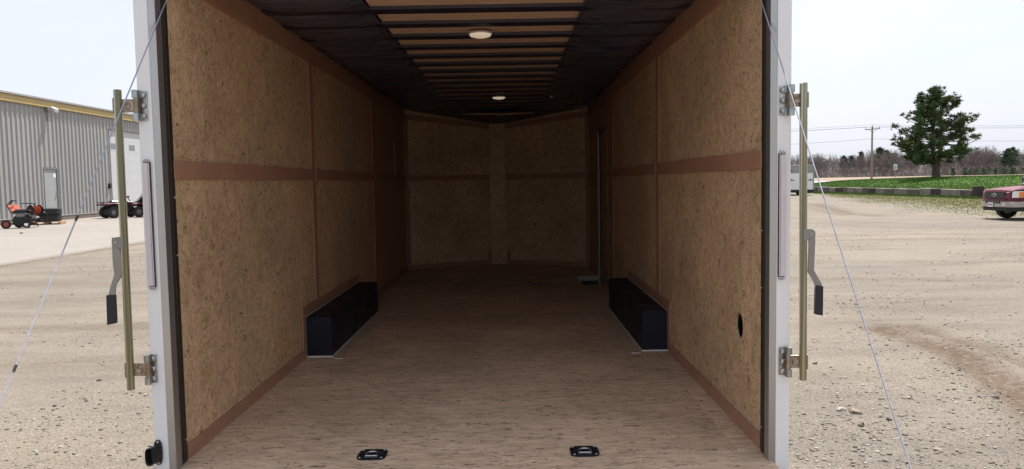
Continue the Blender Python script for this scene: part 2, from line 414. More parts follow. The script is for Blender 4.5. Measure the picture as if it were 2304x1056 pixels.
# smooth value noise on arrays
_tab = rng.random((256, 256))
def vnoise(x, y):
    xi = np.floor(x).astype(int); yi = np.floor(y).astype(int); fx = x-xi; fy = y-yi
    fx = fx*fx*(3-2*fx); fy = fy*fy*(3-2*fy)
    g = lambda a, b: _tab[a % 256, b % 256]
    return (g(xi, yi)*(1-fx)+g(xi+1, yi)*fx)*(1-fy)+(g(xi, yi+1)*(1-fx)+g(xi+1, yi+1)*fx)*fy
def fbm(x, y, o=4):
    s = 0; a = .5
    for i in range(o): s = s+a*(vnoise(x*2**i+17*i, y*2**i+31*i)-.5); a *= .5
    return s
def sstep(a, b, x):
    t = np.clip((x-a)/(b-a), 0, 1); return t*t*(3-2*t)

# ------------------------------------------------------------------ ground
def seg_dist(x, y, pts):
    d = np.full(np.shape(x), 1e9)
    for (ax, ay), (bx, by) in zip(pts[:-1], pts[1:]):
        vx, vy = bx-ax, by-ay; t = np.clip(((x-ax)*vx+(y-ay)*vy)/(vx*vx+vy*vy), 0, 1)
        d = np.minimum(d, np.hypot(x-ax-t*vx, y-ay-t*vy))
    return d
TRACKS = [([(4.2, 5.1), (4.30, 4.27), (4.27, 3.66), (4.10, 2.89), (3.95, 2.39), (3.6, 1.2)], .15, 1.25),
          ([(4.55, 5.2), (4.64, 4.52), (4.68, 4.0), (4.66, 3.46), (4.6, 2.6)], .12, .9),
          ([(5.2, 3.2), (5.1, 2.6), (4.9, 1.9)], .12, .5),
          ([(19.5, 46), (18.5, 42.7), (16.2, 34.5), (15.4, 31.5), (15.6, 29.0)], .42, .8),
          ([(16.9, 40), (15.0, 33), (14.6, 30)], .30, .5),
          ([(4.6, 9.6), (5.3, 9.39), (6.3, 9.24), (7.2, 8.9), (8.1, 8.61), (9.4, 8.1)], .16, .35),
          ([(-14, 9.0), (-9, 8.2), (-4.6, 8.4), (-2, 8.3)], .22, .25), ([(-12, 6.4), (-8, 5.9), (-4, 6.0)], .18, .25),
          ([(-11.3, 13), (-11.25, 16), (-11.2, 22)], .16, .5),
          ([(2.5, 12.2), (6, 12.0), (10, 11.4), (15, 10.4)], .20, .28), ([(2.2, 7.4), (5, 7.3), (8, 6.7), (11, 5.6)], .14, .30), ([(3, 17.5), (8, 17.2), (14, 16.3)], .3, .3), ([(3.5, 19.3), (9, 19), (15, 18.2)], .3, .25),
          ([(10.5, 34), (11.5, 29), (13.5, 24), (17, 18.5)], .35, .3), ([(-10.8, 11), (-7.5, 10.3), (-3, 10.6)], .2, .3), ([(-9, 4.2), (-6, 4.0), (-3, 4.4)], .15, .3), ([(5.6, 4.6), (5.5, 3.8), (5.2, 3.2)], .10, .8)]
GRASS_EDGE = [(30.0, 73), (28.2, 67), (22.1, 47.5), (18.2, 33.5), (17.4, 25), (17.4, 15), (20, 5), (26, -20)]
def grass_amount(x, y):
    ex = np.interp(y, [p[1] for p in GRASS_EDGE[::-1]], [p[0] for p in GRASS_EDGE[::-1]])
    a = (x-ex)/np.maximum(2.0, 33-ex)+.30*fbm(x*.35, y*.35, 3)+.22*fbm(x*1.5, y*1.1+9, 2)
    return np.clip(a*1.35+.05, 0, 1)*(x < 60)*(y < 92)
def ground_z(x, y):
    near = np.exp(-((x-2)**2+(y-8)**2)/(2*26.**2))
    z = .035*fbm(x*.45, y*.45, 3)+.020*fbm(x*2.3+5, y*2.3, 3)*near
    for pts, w, k in TRACKS:
        d = seg_dist(x, y, pts)
        z = z-.022*k*np.exp(-(d/w)**2)+.016*k*np.exp(-((d-w*1.9)/(w*.8))**2)
    return z
gx = np.concatenate([[-1500, -700, -300, -150, -80, -50, -35, -25, -20], np.arange(-16, -1.4, .11), np.arange(-1.3, 1.4, .3), np.arange(1.4, 9, .085), np.arange(9, 19, .16), np.arange(19, 36, .45), [40, 60, 100, 200, 400, 800, 1500]])
gy = np.concatenate([[-600, -200, -60, -25, -12, -7, -4, -2, 0, 1], np.arange(1.3, 9, .085), np.arange(9, 20, .16), np.arange(20, 52, .33), np.arange(52, 90, 1.2), [100, 150, 300, 600, 1200, 2200]])
GX, GY = np.meshgrid(gx, gy)
GZ = ground_z(GX, GY)
nxg, nyg = len(gx), len(gy)
idx = np.arange(nxg*nyg).reshape(nyg, nxg)
quads = np.stack([idx[:-1, :-1], idx[:-1, 1:], idx[1:, 1:], idx[1:, :-1]], -1).reshape(-1, 4)
ground = raw_mesh('ground', np.stack([GX, GY, GZ], -1).reshape(-1, 3), quads, 'ground')
ground.data.polygons.foreach_set('use_smooth', np.ones(len(quads), dtype=bool))
mk = np.zeros((nxg*nyg, 4), dtype=np.float32); mk[:, 3] = 1
soil = np.zeros(GX.shape)
for pts, w, k in TRACKS:
    soil = np.maximum(soil, k*np.exp(-(seg_dist(GX, GY, pts)/(w*1.25))**2)*np.clip(1.05+1.8*fbm(GX*3, GY*3, 3), 0, 1.5))
mk[:, 0] = np.clip(soil, 0, 1).ravel(); mk[:, 1] = grass_amount(GX, GY).ravel()
ca = ground.data.color_attributes.new('mark', 'FLOAT_COLOR', 'POINT'); ca.data.foreach_set('color', mk.ravel())
tag(ground, 'sandy gravel yard with stones and tyre tracks', kind='structure')

# concrete pad in front of the shed: edge parallel to the trailer, rising gently to the wall
XW = -21.4
def pad_z(x): return .03 + .22*np.clip((-11.4-np.asarray(x, float))/6.6, 0, 1)
px_ = np.concatenate([[-11.42], np.arange(-11.9, -21.3, -1.0), [XW-.3]]); py_ = np.arange(-14, 66, .5)
PX, PY = np.meshgrid(px_, py_); PXe = PX.copy(); PXe[:, 0] += .10*fbm(py_*.8, py_*0, 3)
PZ = pad_z(PX)+.008*fbm(PX*.7, PY*.7, 2)
V = np.stack([PXe, PY, PZ], -1).reshape(-1, 3); n1 = len(px_)
idx = np.arange(V.shape[0]).reshape(len(py_), n1)
q = np.stack([idx[:-1, 1:], idx[:-1, :-1], idx[1:, :-1], idx[1:, 1:]], -1).reshape(-1, 4)
skirt = V[idx[:, 0]].copy(); skirt[:, 2] = -.08; sk = np.arange(len(py_))+len(V)
q2 = np.stack([idx[:-1, 0], sk[:-1], sk[1:], idx[1:, 0]], -1)
pad = raw_mesh('concrete_pad', np.concatenate([V, skirt]), np.concatenate([q, q2]), 'pad')
tag(pad, 'pale concrete apron in front of the ribbed shed', kind='structure')

# lawn bank behind the block wall, road and field beyond
def lawn_z(x, y):
    top = np.interp(y, [30, 62, 78, 96, 108, 116], [1.5, 1.45, 1.45, 1.2, .62, .45])
    b = .46
    return b+(np.maximum(top, b)-b)*sstep(33.2, 45, x)+.05*fbm(x*.3, y*.3, 3)
lx = np.concatenate([np.arange(33.25, 48, .6), np.arange(48, 130, 3.)]); ly = np.arange(30, 118, 1.)
LX, LY = np.meshgrid(lx, ly); LZ = lawn_z(LX, LY)
idx = np.arange(LX.size).reshape(LX.shape); q = np.stack([idx[:-1, :-1], idx[:-1, 1:], idx[1:, 1:], idx[1:, :-1]], -1).reshape(-1, 4)
lawn = raw_mesh('lawn', np.stack([LX, LY, LZ], -1).reshape(-1, 3), q, 'lawn'); lawn.data.polygons.foreach_set('use_smooth', np.ones(len(q), dtype=bool))
tag(lawn, 'bright green lawn bank behind the block wall', kind='structure')
# rough verge between the yard and the road, then road, then field: one strip each, rising away
def strip(name, x0, x1, prof, mat, label, nx=60, bumpy=0.):
    xs = np.linspace(x0, x1, nx); V = []; 
    for yy, zz in prof:
        for xx in xs: V.append((xx, yy, zz+bumpy*float(fbm(np.array(xx*.2), np.array(yy*.3), 2))))
    idx = np.arange(len(V)).reshape(len(prof), nx); q = np.stack([idx[:-1, :-1], idx[:-1, 1:], idx[1:, 1:], idx[1:, :-1]], -1).reshape(-1, 4)
    o = raw_mesh(name, V, q, mat); tag(o, label, kind='structure'); return o
strip('verge', -250, 600, [(88, -.1), (100, .15), (110, .38), (116, .55)], 'lawn', 'grass verge beside the pale road', 120)
strip('road', -300, 700, [(115.9, .57), (120, .74), (124.5, .97)], 'road', 'pale road crossing beyond the lawn bank')
strip('field', -400, 900, [(124.4, .99), (160, 1.05), (220, 1.18), (300, 1.32), (420, 1.5), (900, 1.6)], 'field', 'brown stubble field in front of the woods', 140, .08)

# ------------------------------------------------------------------ the open cargo trailer
T = empty('cargo_trailer', (0, 0, 0))
tag(T, 'open white cargo trailer with strand board interior, seen through its rear doorway', 'trailer')
WX = 1.23; YC = 7.12; Y1 = 2.2256; Y2 = 4.667; ZR0, ZR1 = HF+1.198, HF+1.274; HT = HF+2.018; HC = HF+2.14; HB = .066
APX, APY = .112, 7.74
def part(name, mat, fn, bevel=0., smooth=False, parent=None, label=None, seg=1):
    m = MB(); fn(m); return m.build(name, mat, parent or T, smooth, bevel, seg, label)

# floor: full-width strand boards laid crosswise, 4 mm apart, one notched for the step well
SW0, SW1, SWX = 5.31, 6.07, .968
fy = [-.262, 1.10, 2.32, 3.54, 4.76, 5.98, YC]
for a, b in zip(fy[:-1], fy[1:]):
    a0, b0 = a+.0015, b-.0015
    if b0 < SW0 or a0 > SW1: part('floor_board', 'osb_floor', lambda m: m.box(-WX, WX, a0, b0, HF-.02, HF))
    else:
        y0, y1 = max(a0, SW0), min(b0, SW1)
        poly = [(-WX, a0), (WX, a0)] + ([(WX, y0)] if y0 > a0 else []) + ([(SWX, y0), (SWX, y1)]) + ([(WX, y1)] if y1 < b0 else []) + ([(WX, b0)] if y1 < b0 else []) + ([] if y1 < b0 else []) + [(-WX, b0)]
        if y0 <= a0: poly = [(-WX, a0), (SWX, a0), (SWX, y1), (WX, y1), (WX, b0), (-WX, b0)]
        if y1 >= b0: poly = [(-WX, a0), (WX, a0), (WX, y0), (SWX, y0), (SWX, b0), (-WX, b0)]
        part('floor_board', 'osb_floor', lambda m: m.prism(poly, 'z', HF-.02, HF))
part('floor_board', 'osb_floor', lambda m: m.prism([(-WX, YC+.0015), (WX, YC+.0015), (APX, APY), (-APX, APY)], 'z', HF-.02, HF))
part('subfloor', 'black_metal', lambda m: (m.box(-1.29, 1.29, -.14, SW0-.02, HF-.16, HF-.022), m.box(-1.29, SWX-.01, SW0-.02, SW1+.02, HF-.16, HF-.022), m.prism([(-1.29, SW1+.02), (1.29, SW1+.02), (1.29, YC), (.16, APY+.1), (-.16, APY+.1), (-1.29, YC)], 'z', HF-.16, HF-.022)))
# loose-edged floor filler strips along the walls
for sx in (-1, 1):
    part('floor_edge_strip', 'osb_floor', lambda m: m.box(sx*(WX-.001), sx*(WX-.105), -.02, 1.83, HF+.0005, HF+.0035))

# side walls
def wall_panel(sx, y0, y1, z0, z1, mat, hole=None, name='wall_panel'):
    def fn(m):
        xi, xo = sx*WX, sx*(WX+.012)
        if not hole: m.box(xi, xo, y0, y1, z0, z1); return
        hy, hz, hr = hole; q = hr*1.7; N = 32
        for (a, b, c, d) in ((y0, y1, z0, hz-q), (y0, y1, hz+q, z1), (y0, hy-q, hz-q, hz+q), (hy+q, y1, hz-q, hz+q)):
            m.add([(xi, a, c), (xi, b, c), (xi, b, d), (xi, a, d)], [(0, 1, 2, 3)])
        vs = []
        for k in range(N):
            t = 2*math.pi*k/N; c_, s_ = math.cos(t), math.sin(t); e = q/max(abs(c_), abs(s_))
            vs += [(xi, hy+hr*c_, hz+hr*s_), (xi, hy+e*c_, hz+e*s_), (xo, hy+hr*c_, hz+hr*s_)]
        fs = []
        for k in range(N):
            j = (k+1) % N; fs += [(3*k, 3*k+1, 3*j+1, 3*j), (3*k, 3*j, 3*j+2, 3*k+2)]
        m.add(vs, fs)
    return part(name, mat, fn)
ZM = HF+1.236
for sx in (-1, 1):
    for k, (a, b) in enumerate(((0, Y1), (Y1+.004, Y2), (Y2+.004, YC))):
        if k == 2:
            mt = 'ply'
            if sx == 1: continue
        else: mt = 'osb_wall'
        wall_panel(sx, a, b, HF, ZM-.002, mt, (.323, HF+.474, .061) if (sx == 1 and k == 0) else None)
        wall_panel(sx, a, b, ZM+.002, HC+.04, mt)
# right wall by the side door
DY0, DY1, DZ1 = 5.16, 6.0, HF+1.725
part('wall_panel', 'ply', lambda m: m.box(WX, WX+.012, Y2+.004, DY0-.012, HF, HC+.04))
part('wall_panel', 'ply', lambda m: m.box(WX, WX+.012, DY1+.03, YC, HF, HC+.04))
part('wall_panel', 'ply', lambda m: m.box(WX, WX+.012, DY0-.010, DY1+.028, DZ1+.03, HC+.04))
door = part('side_door', 'ply', lambda m: m.box(WX+.022, WX+.045, DY0, DY1, HF-.10, DZ1), .003, label='brown side door behind the step well')
part('door_frame', 'frame_alu', lambda m: (m.box(WX-.010, WX+.013, DY1+.002, DY1+.020, HF-.10, DZ1+.026), m.box(WX-.004, WX+.013, DY0-.009, DY1+.002, DZ1+.003, DZ1+.020), m.box(WX-.004, WX+.03, DY0-.009, DY0-.003, HF-.10, DZ1+.003)), .002, parent=door)
part('door_latch', 'plastic_black', lambda m: (m.box(WX+.004, WX+.022, DY0+.05, DY0+.11, HF+.74, HF+.90), m.box(WX-.012, WX+.006, DY0+.055, DY0+.105, HF+.80, HF+.83)), .004, parent=door)
well = part('step_well', 'box_black', lambda m: (m.box(SWX, WX+.05, SW0, SW1, HF-.17, HF-.155), m.box(SWX-.008, SWX-.001, SW0, SW1, HF-.17, HF-.002), m.box(SWX, WX+.05, SW0-.008, SW0-.001, HF-.17, HF-.002), m.box(SWX, WX+.05, SW1+.001, SW1+.008, HF-.17, HF-.002)), label='dark step well sunk into the floor by the side door')
part('step_edge', 'frame_alu', lambda m: (m.box(SWX-.004, WX-.002, SW1+.003, SW1+.045, HF+.0005, HF+.006), m.box(SWX+.001, WX, SW1-.004, SW1, HF-.05, HF+.005)), parent=well)
# vent hole pocket
part('vent_pocket', 'rubber', lambda m: (m.box(WX+.05, WX+.052, .22, .43, HF+.37, HF+.58), m.box(WX+.0125, WX+.05, .22, .222, HF+.37, HF+.58), m.box(WX+.0125, WX+.05, .428, .43, HF+.37, HF+.58), m.box(WX+.0125, WX+.05, .222, .428, HF+.37, HF+.372), m.box(WX+.0125, WX+.05, .222, .428, HF+.578, HF+.58)))

# brown trim
BX = {-1: (1.9186, 3.7511), 1: (1.9254, 3.7199)}; BW = .178; BH = .2746; FR = .072
for sx in (-1, 1):
    b0, b1 = BX[sx]
    spans = [(-.022, Y1), (Y1+.093, Y2), (Y2+.093, YC-.01)] if sx == -1 else [(-.022, Y1), (Y1+.093, Y2), (Y2+.093, DY0-.014), (DY1+.03, YC-.01)]
    for a, b in spans:
        part('mid_rail', 'trim', lambda m: m.box(sx*(WX-.0005), sx*(WX-.013), a, b, ZR0, ZR1), .0015)
    for ys in (Y1, Y2):
        zb = HF+HB if not (b0-FR < ys < b1) else HF+BH+FR+.001
        part('seam_strip', 'trim', lambda m: m.box(sx*(WX-.0005), sx*(WX-.008), ys+.002, ys+.091, zb, HT), .001)
    for a, b in ((-.03, YC*.5), (YC*.5+.002, YC)):
        part('top_trim', 'trim', lambda m: m.box(sx*(WX-.0005), sx*(WX-.014), a, b, HT+.0005, HC+.03), .0015)
    for a, b in ([(-.005, b0-FR), (b1+.002, YC-.01)] if sx == -1 else [(-.005, b0-FR), (b1+.002, SW0-.01), (SW1+.05, YC-.01)]):
        part('base_trim', 'trim', lambda m: m.box(sx*(WX-.0005), sx*(WX-.012), a, b, HF+.002, HF+HB-.001), .0015)
    part('corner_trim', 'trim', lambda m: m.box(sx*(WX-.015), sx*(WX-.0005), YC-.075, YC-.012, HF+HB, HT), .001)
    # wheel box with its wall frame, white flashing and floor strips
    wb = part('wheel_box', 'box_black', lambda m: m.box(sx*(WX-.001), sx*(WX-BW), b0, b1, HF-.002, HF+BH), .006, label='long black steel wheel box along the %s wall' % ('left' if sx < 0 else 'right'), seg=2)
    part('box_flashing', 'flash', lambda m: (m.box(sx*(WX-.002), sx*(WX-BW-.006), b0-.006, b0-.0005, HF+.001, HF+.010), m.box(sx*(WX-.001), sx*(WX-.010), b0-.006, b0-.0005, HF+.010, HF+BH+.004), m.box(sx*(WX-.0005), sx*(WX-.012), b0, b1, HF+BH+.0005, HF+BH+.005), m.box(sx*(WX-BW-.0005), sx*(WX-BW-.006), b0, b1, HF+.001, HF+.008)), parent=wb)
    part('box_frame_board', 'trim', lambda m: m.box(sx*(WX-.0005), sx*(WX-.011), b0-FR, b0-.008, HF+.002, HF+BH+.006), .0015)
    part('box_frame_board', 'trim', lambda m: m.prism([(b0-FR, HF+BH+.007), (b1-.02, HF+BH+.007), (b1-.02, HF+BH+FR), (b0-FR+.0, HF+BH+FR)], 'x', sx*(WX-.0005), sx*(WX-.011)), .0015)
    part('floor_edge_strip', 'osb_floor', lambda m: m.box(sx*(WX-BW-.008), sx*(WX-BW-.075), b0-.04, b1+.05, HF+.0005, HF+.004))
    part('floor_patch', 'flash', lambda m: m.box(sx*(WX-BW-.03), sx*(WX-BW-.085), b0-.062, b0-.046, HF+.0005, HF+.004))
# left wall boards and painted hole near the nose
part('breaker_panel', 'trim', lambda m: m.box(-WX+.0005, -WX+.018, 6.14, 6.80, HF+1.277, HF+1.50), .002)
part('breaker_panel', 'ply', lambda m: m.box(-WX+.0005, -WX+.010, 6.14, 6.45, HF+1.502, HF+1.67), .002)
part('dark_hole_disc', 'rubber', lambda m: m.cyl((-WX-.001, 6.54, HF+1.87), (-WX+.003, 6.54, HF+1.87), .042, n=20))  # black disc on the wall paints the dark inside of a hole

# V nose
NT_ = HF+1.915
def nose(sx):
    A = Vector((sx*WX, YC)); B = Vector((sx*APX, APY)); d = (B-A).normalized(); n = Vector((d.y, -d.x)) if sx < 0 else Vector((-d.y, d.x))
    if n.y > 0: n = -n
    L = (B-A).length
    def slab(m, s0, s1, zb0, zb1, zt0, zt1, off0, off1):
        P = lambda s, o, z: (A.x+d.x*s+n.x*o, A.y+d.y*s+n.y*o, z)
        vs = [P(s0, off0, zb0), P(s1, off0, zb1), P(s1, off0, zt1), P(s0, off0, zt0), P(s0, off1, zb0), P(s1, off1, zb1), P(s1, off1, zt1), P(s0, off1, zt0)]
        m.add(vs, [(0, 1, 2, 3), (7, 6, 5, 4), (0, 4, 5, 1), (1, 5, 6, 2), (2, 6, 7, 3), (3, 7, 4, 0)])
    tz = lambda s, z0, z1: z0+(z1-z0)*s/L
    part('nose_panel', 'osb_nose', lambda m: slab(m, 0, L, HF, HF, ZM-.002, ZM-.002, -.012, 0))
    part('nose_panel', 'osb_nose', lambda m: slab(m, 0, L, ZM+.002, ZM+.002, HC+.04, HC-.06, -.012, 0))
    part('mid_rail', 'trim', lambda m: slab(m, .03, L-.004, ZR0, ZR0, ZR1, ZR1, .0005, .012), .001)
    part('base_trim', 'trim', lambda m: slab(m, .02, L-.004, HF+.002, HF+.002, HF+HB, HF+HB, .0005, .012), .001)
    part('top_trim', 'trim', lambda m: slab(m, .016, L-.004, HT, NT_, HT+.075, NT_+.065, .0005, .014), .001)
    part('corner_trim', 'trim', lambda m: slab(m, .013, .05, HF+HB+.001, HF+HB+.001, HT-.002, HT-.004, .0015, .010), .001)
    part('corner_trim', 'trim', lambda m: slab(m, L-.055, L-.004, HF+HB+.001, HF+HB+.001, HF+.19, HF+.19, .0005, .010), .001)
for sx in (-1, 1): nose(sx)
part('nose_post', 'osb_wall', lambda m: m.box(-APX, APX, APY-.03, APY-.012, HF+.001, NT_+.055), .002)
# nose ceiling: slopes down to the post
def nose_ceiling(m):
    m.add([(-WX, YC, HC+.005), (WX, YC, HC+.005), (APX, APY, NT_+.075), (-APX, APY, NT_+.075)], [(0, 1, 2, 3)])
part('nose_ceiling', 'liner', nose_ceiling)
part('ceiling_board', 'luan', lambda m: m.prism([(-.45, YC+.03), (.5, YC+.03), (.22, YC+.24), (-.02, YC+.30), (.06, YC+.20), (-.20, YC+.17)], 'z', HC-.065, HC-.058))

# ceiling: plywood strip above steel bows, sagging black poly to both sides
ZB0, ZB1 = HC+.002, HC+.020
ys = -.16
cb = [-.1, 2.40, 4.84, YC+.02]
for a, b in zip(cb[:-1], cb[1:]):
    part('ceiling_board', 'luan', lambda m: m.box(-.598, .632, a+.001, b-.001, ZB1+.002, ZB1+.008))
bow_y = [.04+.406*k for k in range(18) if .04+.406*k < YC-.05]
bow0 = part('roof_bow', 'bow', lambda m: m.prism([(-.076, ZB1+.001), (-.069, ZB0+.002), (-.065, ZB0), (.050, ZB0), (.056, ZB0+.005), (.066, ZB1+.001)], 'x', -WX+.016, WX-.016), .0)
bow0.location = (0, bow_y[0], 0)
for y in bow_y[1:]: b = dup(bow0, T); b.location = (0, y, 0)
def liner(sx, m):
    xs = np.linspace(.60, WX-.002, 22); yl = np.arange(-.1, YC+.03, .0508/1.27)
    Xg, Yg = np.meshgrid(xs, yl); ph = ((Yg-.04)/.406) % 1.0
    sag = .034*np.sin(math.pi*ph)*(.6+1.4*(fbm(Xg*3+sx*9, Yg*.7, 2)+.4))
    fold = .042*fbm(Xg*2.2+7*sx, Yg*9.5+Xg*3*sx, 3)+.012*np.abs(fbm(Xg*1.1, (Yg+sx*.35*Xg)*16, 2))
    Zg = ZB0+.010-np.clip(sag*1.0+fold, -.006, .06)
    win = np.clip((WX-.02-Xg)/.12, 0, 1)*np.clip((Xg-.585)/.10, .15, 1)
    Zg = ZB0+.008+(Zg-ZB0-.008)*win
    off = Yg*0
    vs = np.stack([sx*Xg, Yg+off, Zg], -1).reshape(-1, 3); i = np.arange(len(vs)).reshape(Xg.shape)
    m.add(vs.tolist(), np.stack([i[:-1, :-1], i[:-1, 1:], i[1:, 1:], i[1:, :-1]], -1).reshape(-1, 4).tolist())
for sx in (-1, 1):
    o = part('ceiling_liner', 'liner', lambda m: liner(sx, m)); smooth_by_angle(o.data, 60)
# dome lights with pull wires
def dome(x, y, wire, label):
    b = part('dome_light', 'white', lambda m: m.lathe([(0, .0), (.078, 0), (.080, -.006), (.074, -.012), (0, -.012)], (x, y, ZB0-.0005), (0, 0, 1), 28), smooth=True, label=label)
    part('light_lens', 'lens_white', lambda m: m.lathe([(.072, -.0125), (.066, -.024), (.04, -.031), (0, -.033)], (x, y, ZB0-.0005), (0, 0, 1), 28), smooth=True, parent=b)
    part('light_wire', 'plastic_black', lambda m: m.tube(wire, .0012, 5), parent=b)
dome(-.005, 1.90, [(-.045, 1.87, ZB0-.02), (-.046, 1.868, ZB0-.045), (-.045, 1.868, ZB0-.07)], 'round white dome light nearer the doorway')
dome(.06, 5.68, [(-.01, 5.66, ZB0-.01), (-.05, 5.65, ZB0-.035), (-.06, 5.64, ZB0-.005), (0, 5.62, ZB0-.04), (.05, 5.64, ZB0-.03)], 'small white dome light deep inside')
part('junction_plate', 'white', lambda m: m.box(.64, .675, 5.62, 5.625, ZB0-.03, ZB0-.001), .002)
part('ceiling_vent', 'grey_metal', lambda m: [m.box(1.03+.0, 1.19, 6.80+.035*k, 6.82+.035*k, ZB0-.012, ZB0-.004) for k in range(6)] and m.box(1.03, 1.19, 6.77, 7.02, ZB0-.004, ZB0-.001))

# tie-down rings
def dring(x, y, big=True):
    N = 8; r = .062
    def plate(m):
        prof = []
        ring = lambda h, z, e: [(x+h*math.copysign(abs(math.cos(t))**e, math.cos(t)), y+h*math.copysign(abs(math.sin(t))**e, math.sin(t)), z) for t in [2*math.pi*k/32 for k in range(32)]]
        lv = [ring(r, HF+.0005, .45), ring(r, HF+.005, .45), ring(r*.95, HF+.007, .45), ring(r*.70, HF+.0075, .9), ring(r*.64, HF+.005, 1.), ring(r*.45, HF+.002, 1.), ring(r*.05, HF+.0012, 1.)]
        vs = sum(lv, []); fs = []
        for i in range(len(lv)-1):
            for k in range(32): j = (k+1) % 32; fs.append((i*32+k, i*32+j, (i+1)*32+j, (i+1)*32+k))
        m.add(vs, fs)
    b = part('tie_down_plate', 'box_gloss', plate, smooth=True)
    def ringm(m):
        pts = [(x-.024, y-.030, HF+.009)]+[(x+.026*math.cos(t), y-.006+.026*math.sin(t), HF+.0095) for t in np.linspace(math.pi, 0, 9)]+[(x+.024, y-.030, HF+.009)]
        m.tube(pts, .0045, 8); m.tube([pts[0], pts[-1]], .0045, 8)
    part('tie_down_ring', 'steel', ringm, smooth=True, parent=b)
    for sx in (-1, 1):
        for sy in (-1, 1): part('screw', 'steel', lambda m: m.lathe([(0, .0105), (.004, .0095), (.0055, .0075)], (x+sx*.046, y+sy*.046, HF), (0, 0, 1), 8), parent=b)
MAT['box_gloss'] = pm('gloss_black_steel', (.05, .058, .075), .20, .7, .1, 9)
for x, y in ((-.438, .005), (.472, .0), (-.445, 5.55), (.453, 5.53)): dring(x, y)

# rear frame: posts with stepped inner reveal, header, sill
for sx in (-1, 1):
    s = sx
    def P(m, x0, x1, y0, y1, z0=HF-.14, z1=HF+2.22): m.box(s*x0, s*x1, y0, y1, z0, z1)
    pw = part('rear_post', 'white', lambda m: P(m, 1.236, 1.292, -.16, .05, z1=HF+2.45), .004, label='white %s rear post' % ('left' if s < 0 else 'right'), seg=2)
    part('post_edge', 'alu', lambda m: m.prism([(s*1.2355, -.158), (s*1.214, -.140), (s*1.212, -.095), (s*1.2355, -.095)], 'z', HF-.1, HF+2.22), .001, parent=pw)
    part('post_channel', 'alu_dull', lambda m: P(m, 1.2355, 1.219, -.0945, -.066), .001, parent=pw)
    part('door_seal', 'rubber', lambda m: P(m, 1.2355, 1.229, -.0655, -.052), parent=pw)
    part('post_channel', 'seal_brown', lambda m: P(m, 1.2355, 1.220, -.0515, -.016), .002, parent=pw)
    part('door_seal', 'rubber', lambda m: P(m, 1.2355, 1.230, -.0155, -.001), parent=pw)
    for z in ((HF+.075, HF+.86, HF+1.1) if s < 0 else (HF+.085, HF+.68, HF+.92)):
        part('screw', 'steel', lambda m: m.lathe([(0, .0035), (.003, .003), (.0045, 0)], (s*1.2195, -.083, z), (-s, 0, 0), 8), parent=pw)
        part('screw', 'steel', lambda m: m.lathe([(0, .0035), (.003, .003), (.0045, 0)], (s*1.2195, -.028, z+.02), (-s, 0, 0), 8), parent=pw)
part('rear_header', 'white', lambda m: m.box(-1.235, 1.235, -.16, .02, HF+2.12+.11, HF+2.45), .004)
part('rear_sill', 'alu', lambda m: m.box(-1.235, 1.235, -.29, -.264, HF-.14, HF-.008), .003)
# outer skins, roof, undercarriage
for sx in (-1, 1):
    part('side_skin', 'white', lambda m: m.box(sx*1.283, sx*1.289, .052, YC+.02, HF-.10, HF+2.40))
part('roof_skin', 'white', lambda m: m.prism([(-1.289, .0), (1.289, .0), (1.289, YC), (.16, APY+.12), (-.16, APY+.12), (-1.289, YC)], 'z', HF+2.401, HF+2.42))
for sx in (-1, 1):
    A = Vector((sx*1.286, YC+.021)); B = Vector((sx*.16, APY+.12))
    part('nose_skin', 'white', lambda m: m.bar((A.x, A.y, HF+1.15), (B.x, B.y, HF+1.15), .006, 2.499))
part('nose_skin', 'white', lambda m: m.box(-.159, .159, APY+.115, APY+.121, HF-.10, HF+2.40))
for sx in (-1, 1):
    for y in (2.42, 3.28):
        w = part('wheel', 'tyre', lambda m: m.lathe([(.19, -.10), (.31, -.11), (.345, -.075), (.345, .075), (.31, .11), (.19, .10)], (sx*1.16, y, .345), (1, 0, 0), 28), smooth=True)
        part('rim', 'steel', lambda m: m.lathe([(0, .05), (.08, .06), (.17, .04), (.19, .10), (.19, -.10), (.1, -.03), (0, -.03)], (sx*1.16, y, .345), (sx, 0, 0), 24), smooth=True, parent=w)
part('tongue', 'black_metal', lambda m: (m.bar((-.6, YC-.2, HF-.10), (-.03, YC+2.2, HF-.10), .06, .1), m.bar((.6, YC-.2, HF-.10), (.03, YC+2.2, HF-.10), .06, .1), m.cyl((0, YC+1.9, 0), (0, YC+1.9, 1.0), .04, n=12)))
# lowered ramp door and its lift cables
ry0, ry1 = -.30, -2.40
part('ramp_door', 'osb_floor', lambda m: m.bar((0, ry0, HF-.05), (0, ry1, .06), 2.44, .05), .004, label='lowered strand board ramp door')
def cable(sx, p1, p2):
    p1 = Vector(p1); p2 = Vector(p2); d = p2-p1
    a = p1-d*((HF+2.2-p1.z)/-d.z) if d.z else p1
    a = p1+d*((HF+2.18-p1.z)/d.z)
    t = 1.0; b = p1+d*1.45
    # end where the line meets the ramp
    for k in range(400):
        q = p1+d*(1+k*.005); rz = HF-.05+(q.y-ry0)/(ry1-ry0)*(.06-HF+.05)+.03
        if q.z <= rz: b = q; break
    pts = [a+(b-a)*t for t in np.linspace(0, 1, 24)]
    c = part('lift_cable', 'cable', lambda m: m.tube(pts, .0025, 6), label='%s white wire cable slanting down to the ramp' % ('left' if sx < 0 else 'right'))
    for p in (pts[0], pts[-1]): part('cable_eye', 'steel', lambda m: m.cyl(p+Vector((0, 0, -.015)), p+Vector((0, 0, .015)), .012, n=10), parent=c)
    for t in (.44, .60) if sx < 0 else ():
        q = a+(b-a)*t; e = (b-a).normalized(); part('cable_crimp', 'seal_brown', lambda m: m.cyl(q-e*.010, q+e*.010, .0042, n=8), parent=c)
cable(-1, atX(375, 0, -1.2), atX(0, 910, -1.22)); cable(1, atX(1712, 0, 1.2), atX(2050, 1056, 1.22))

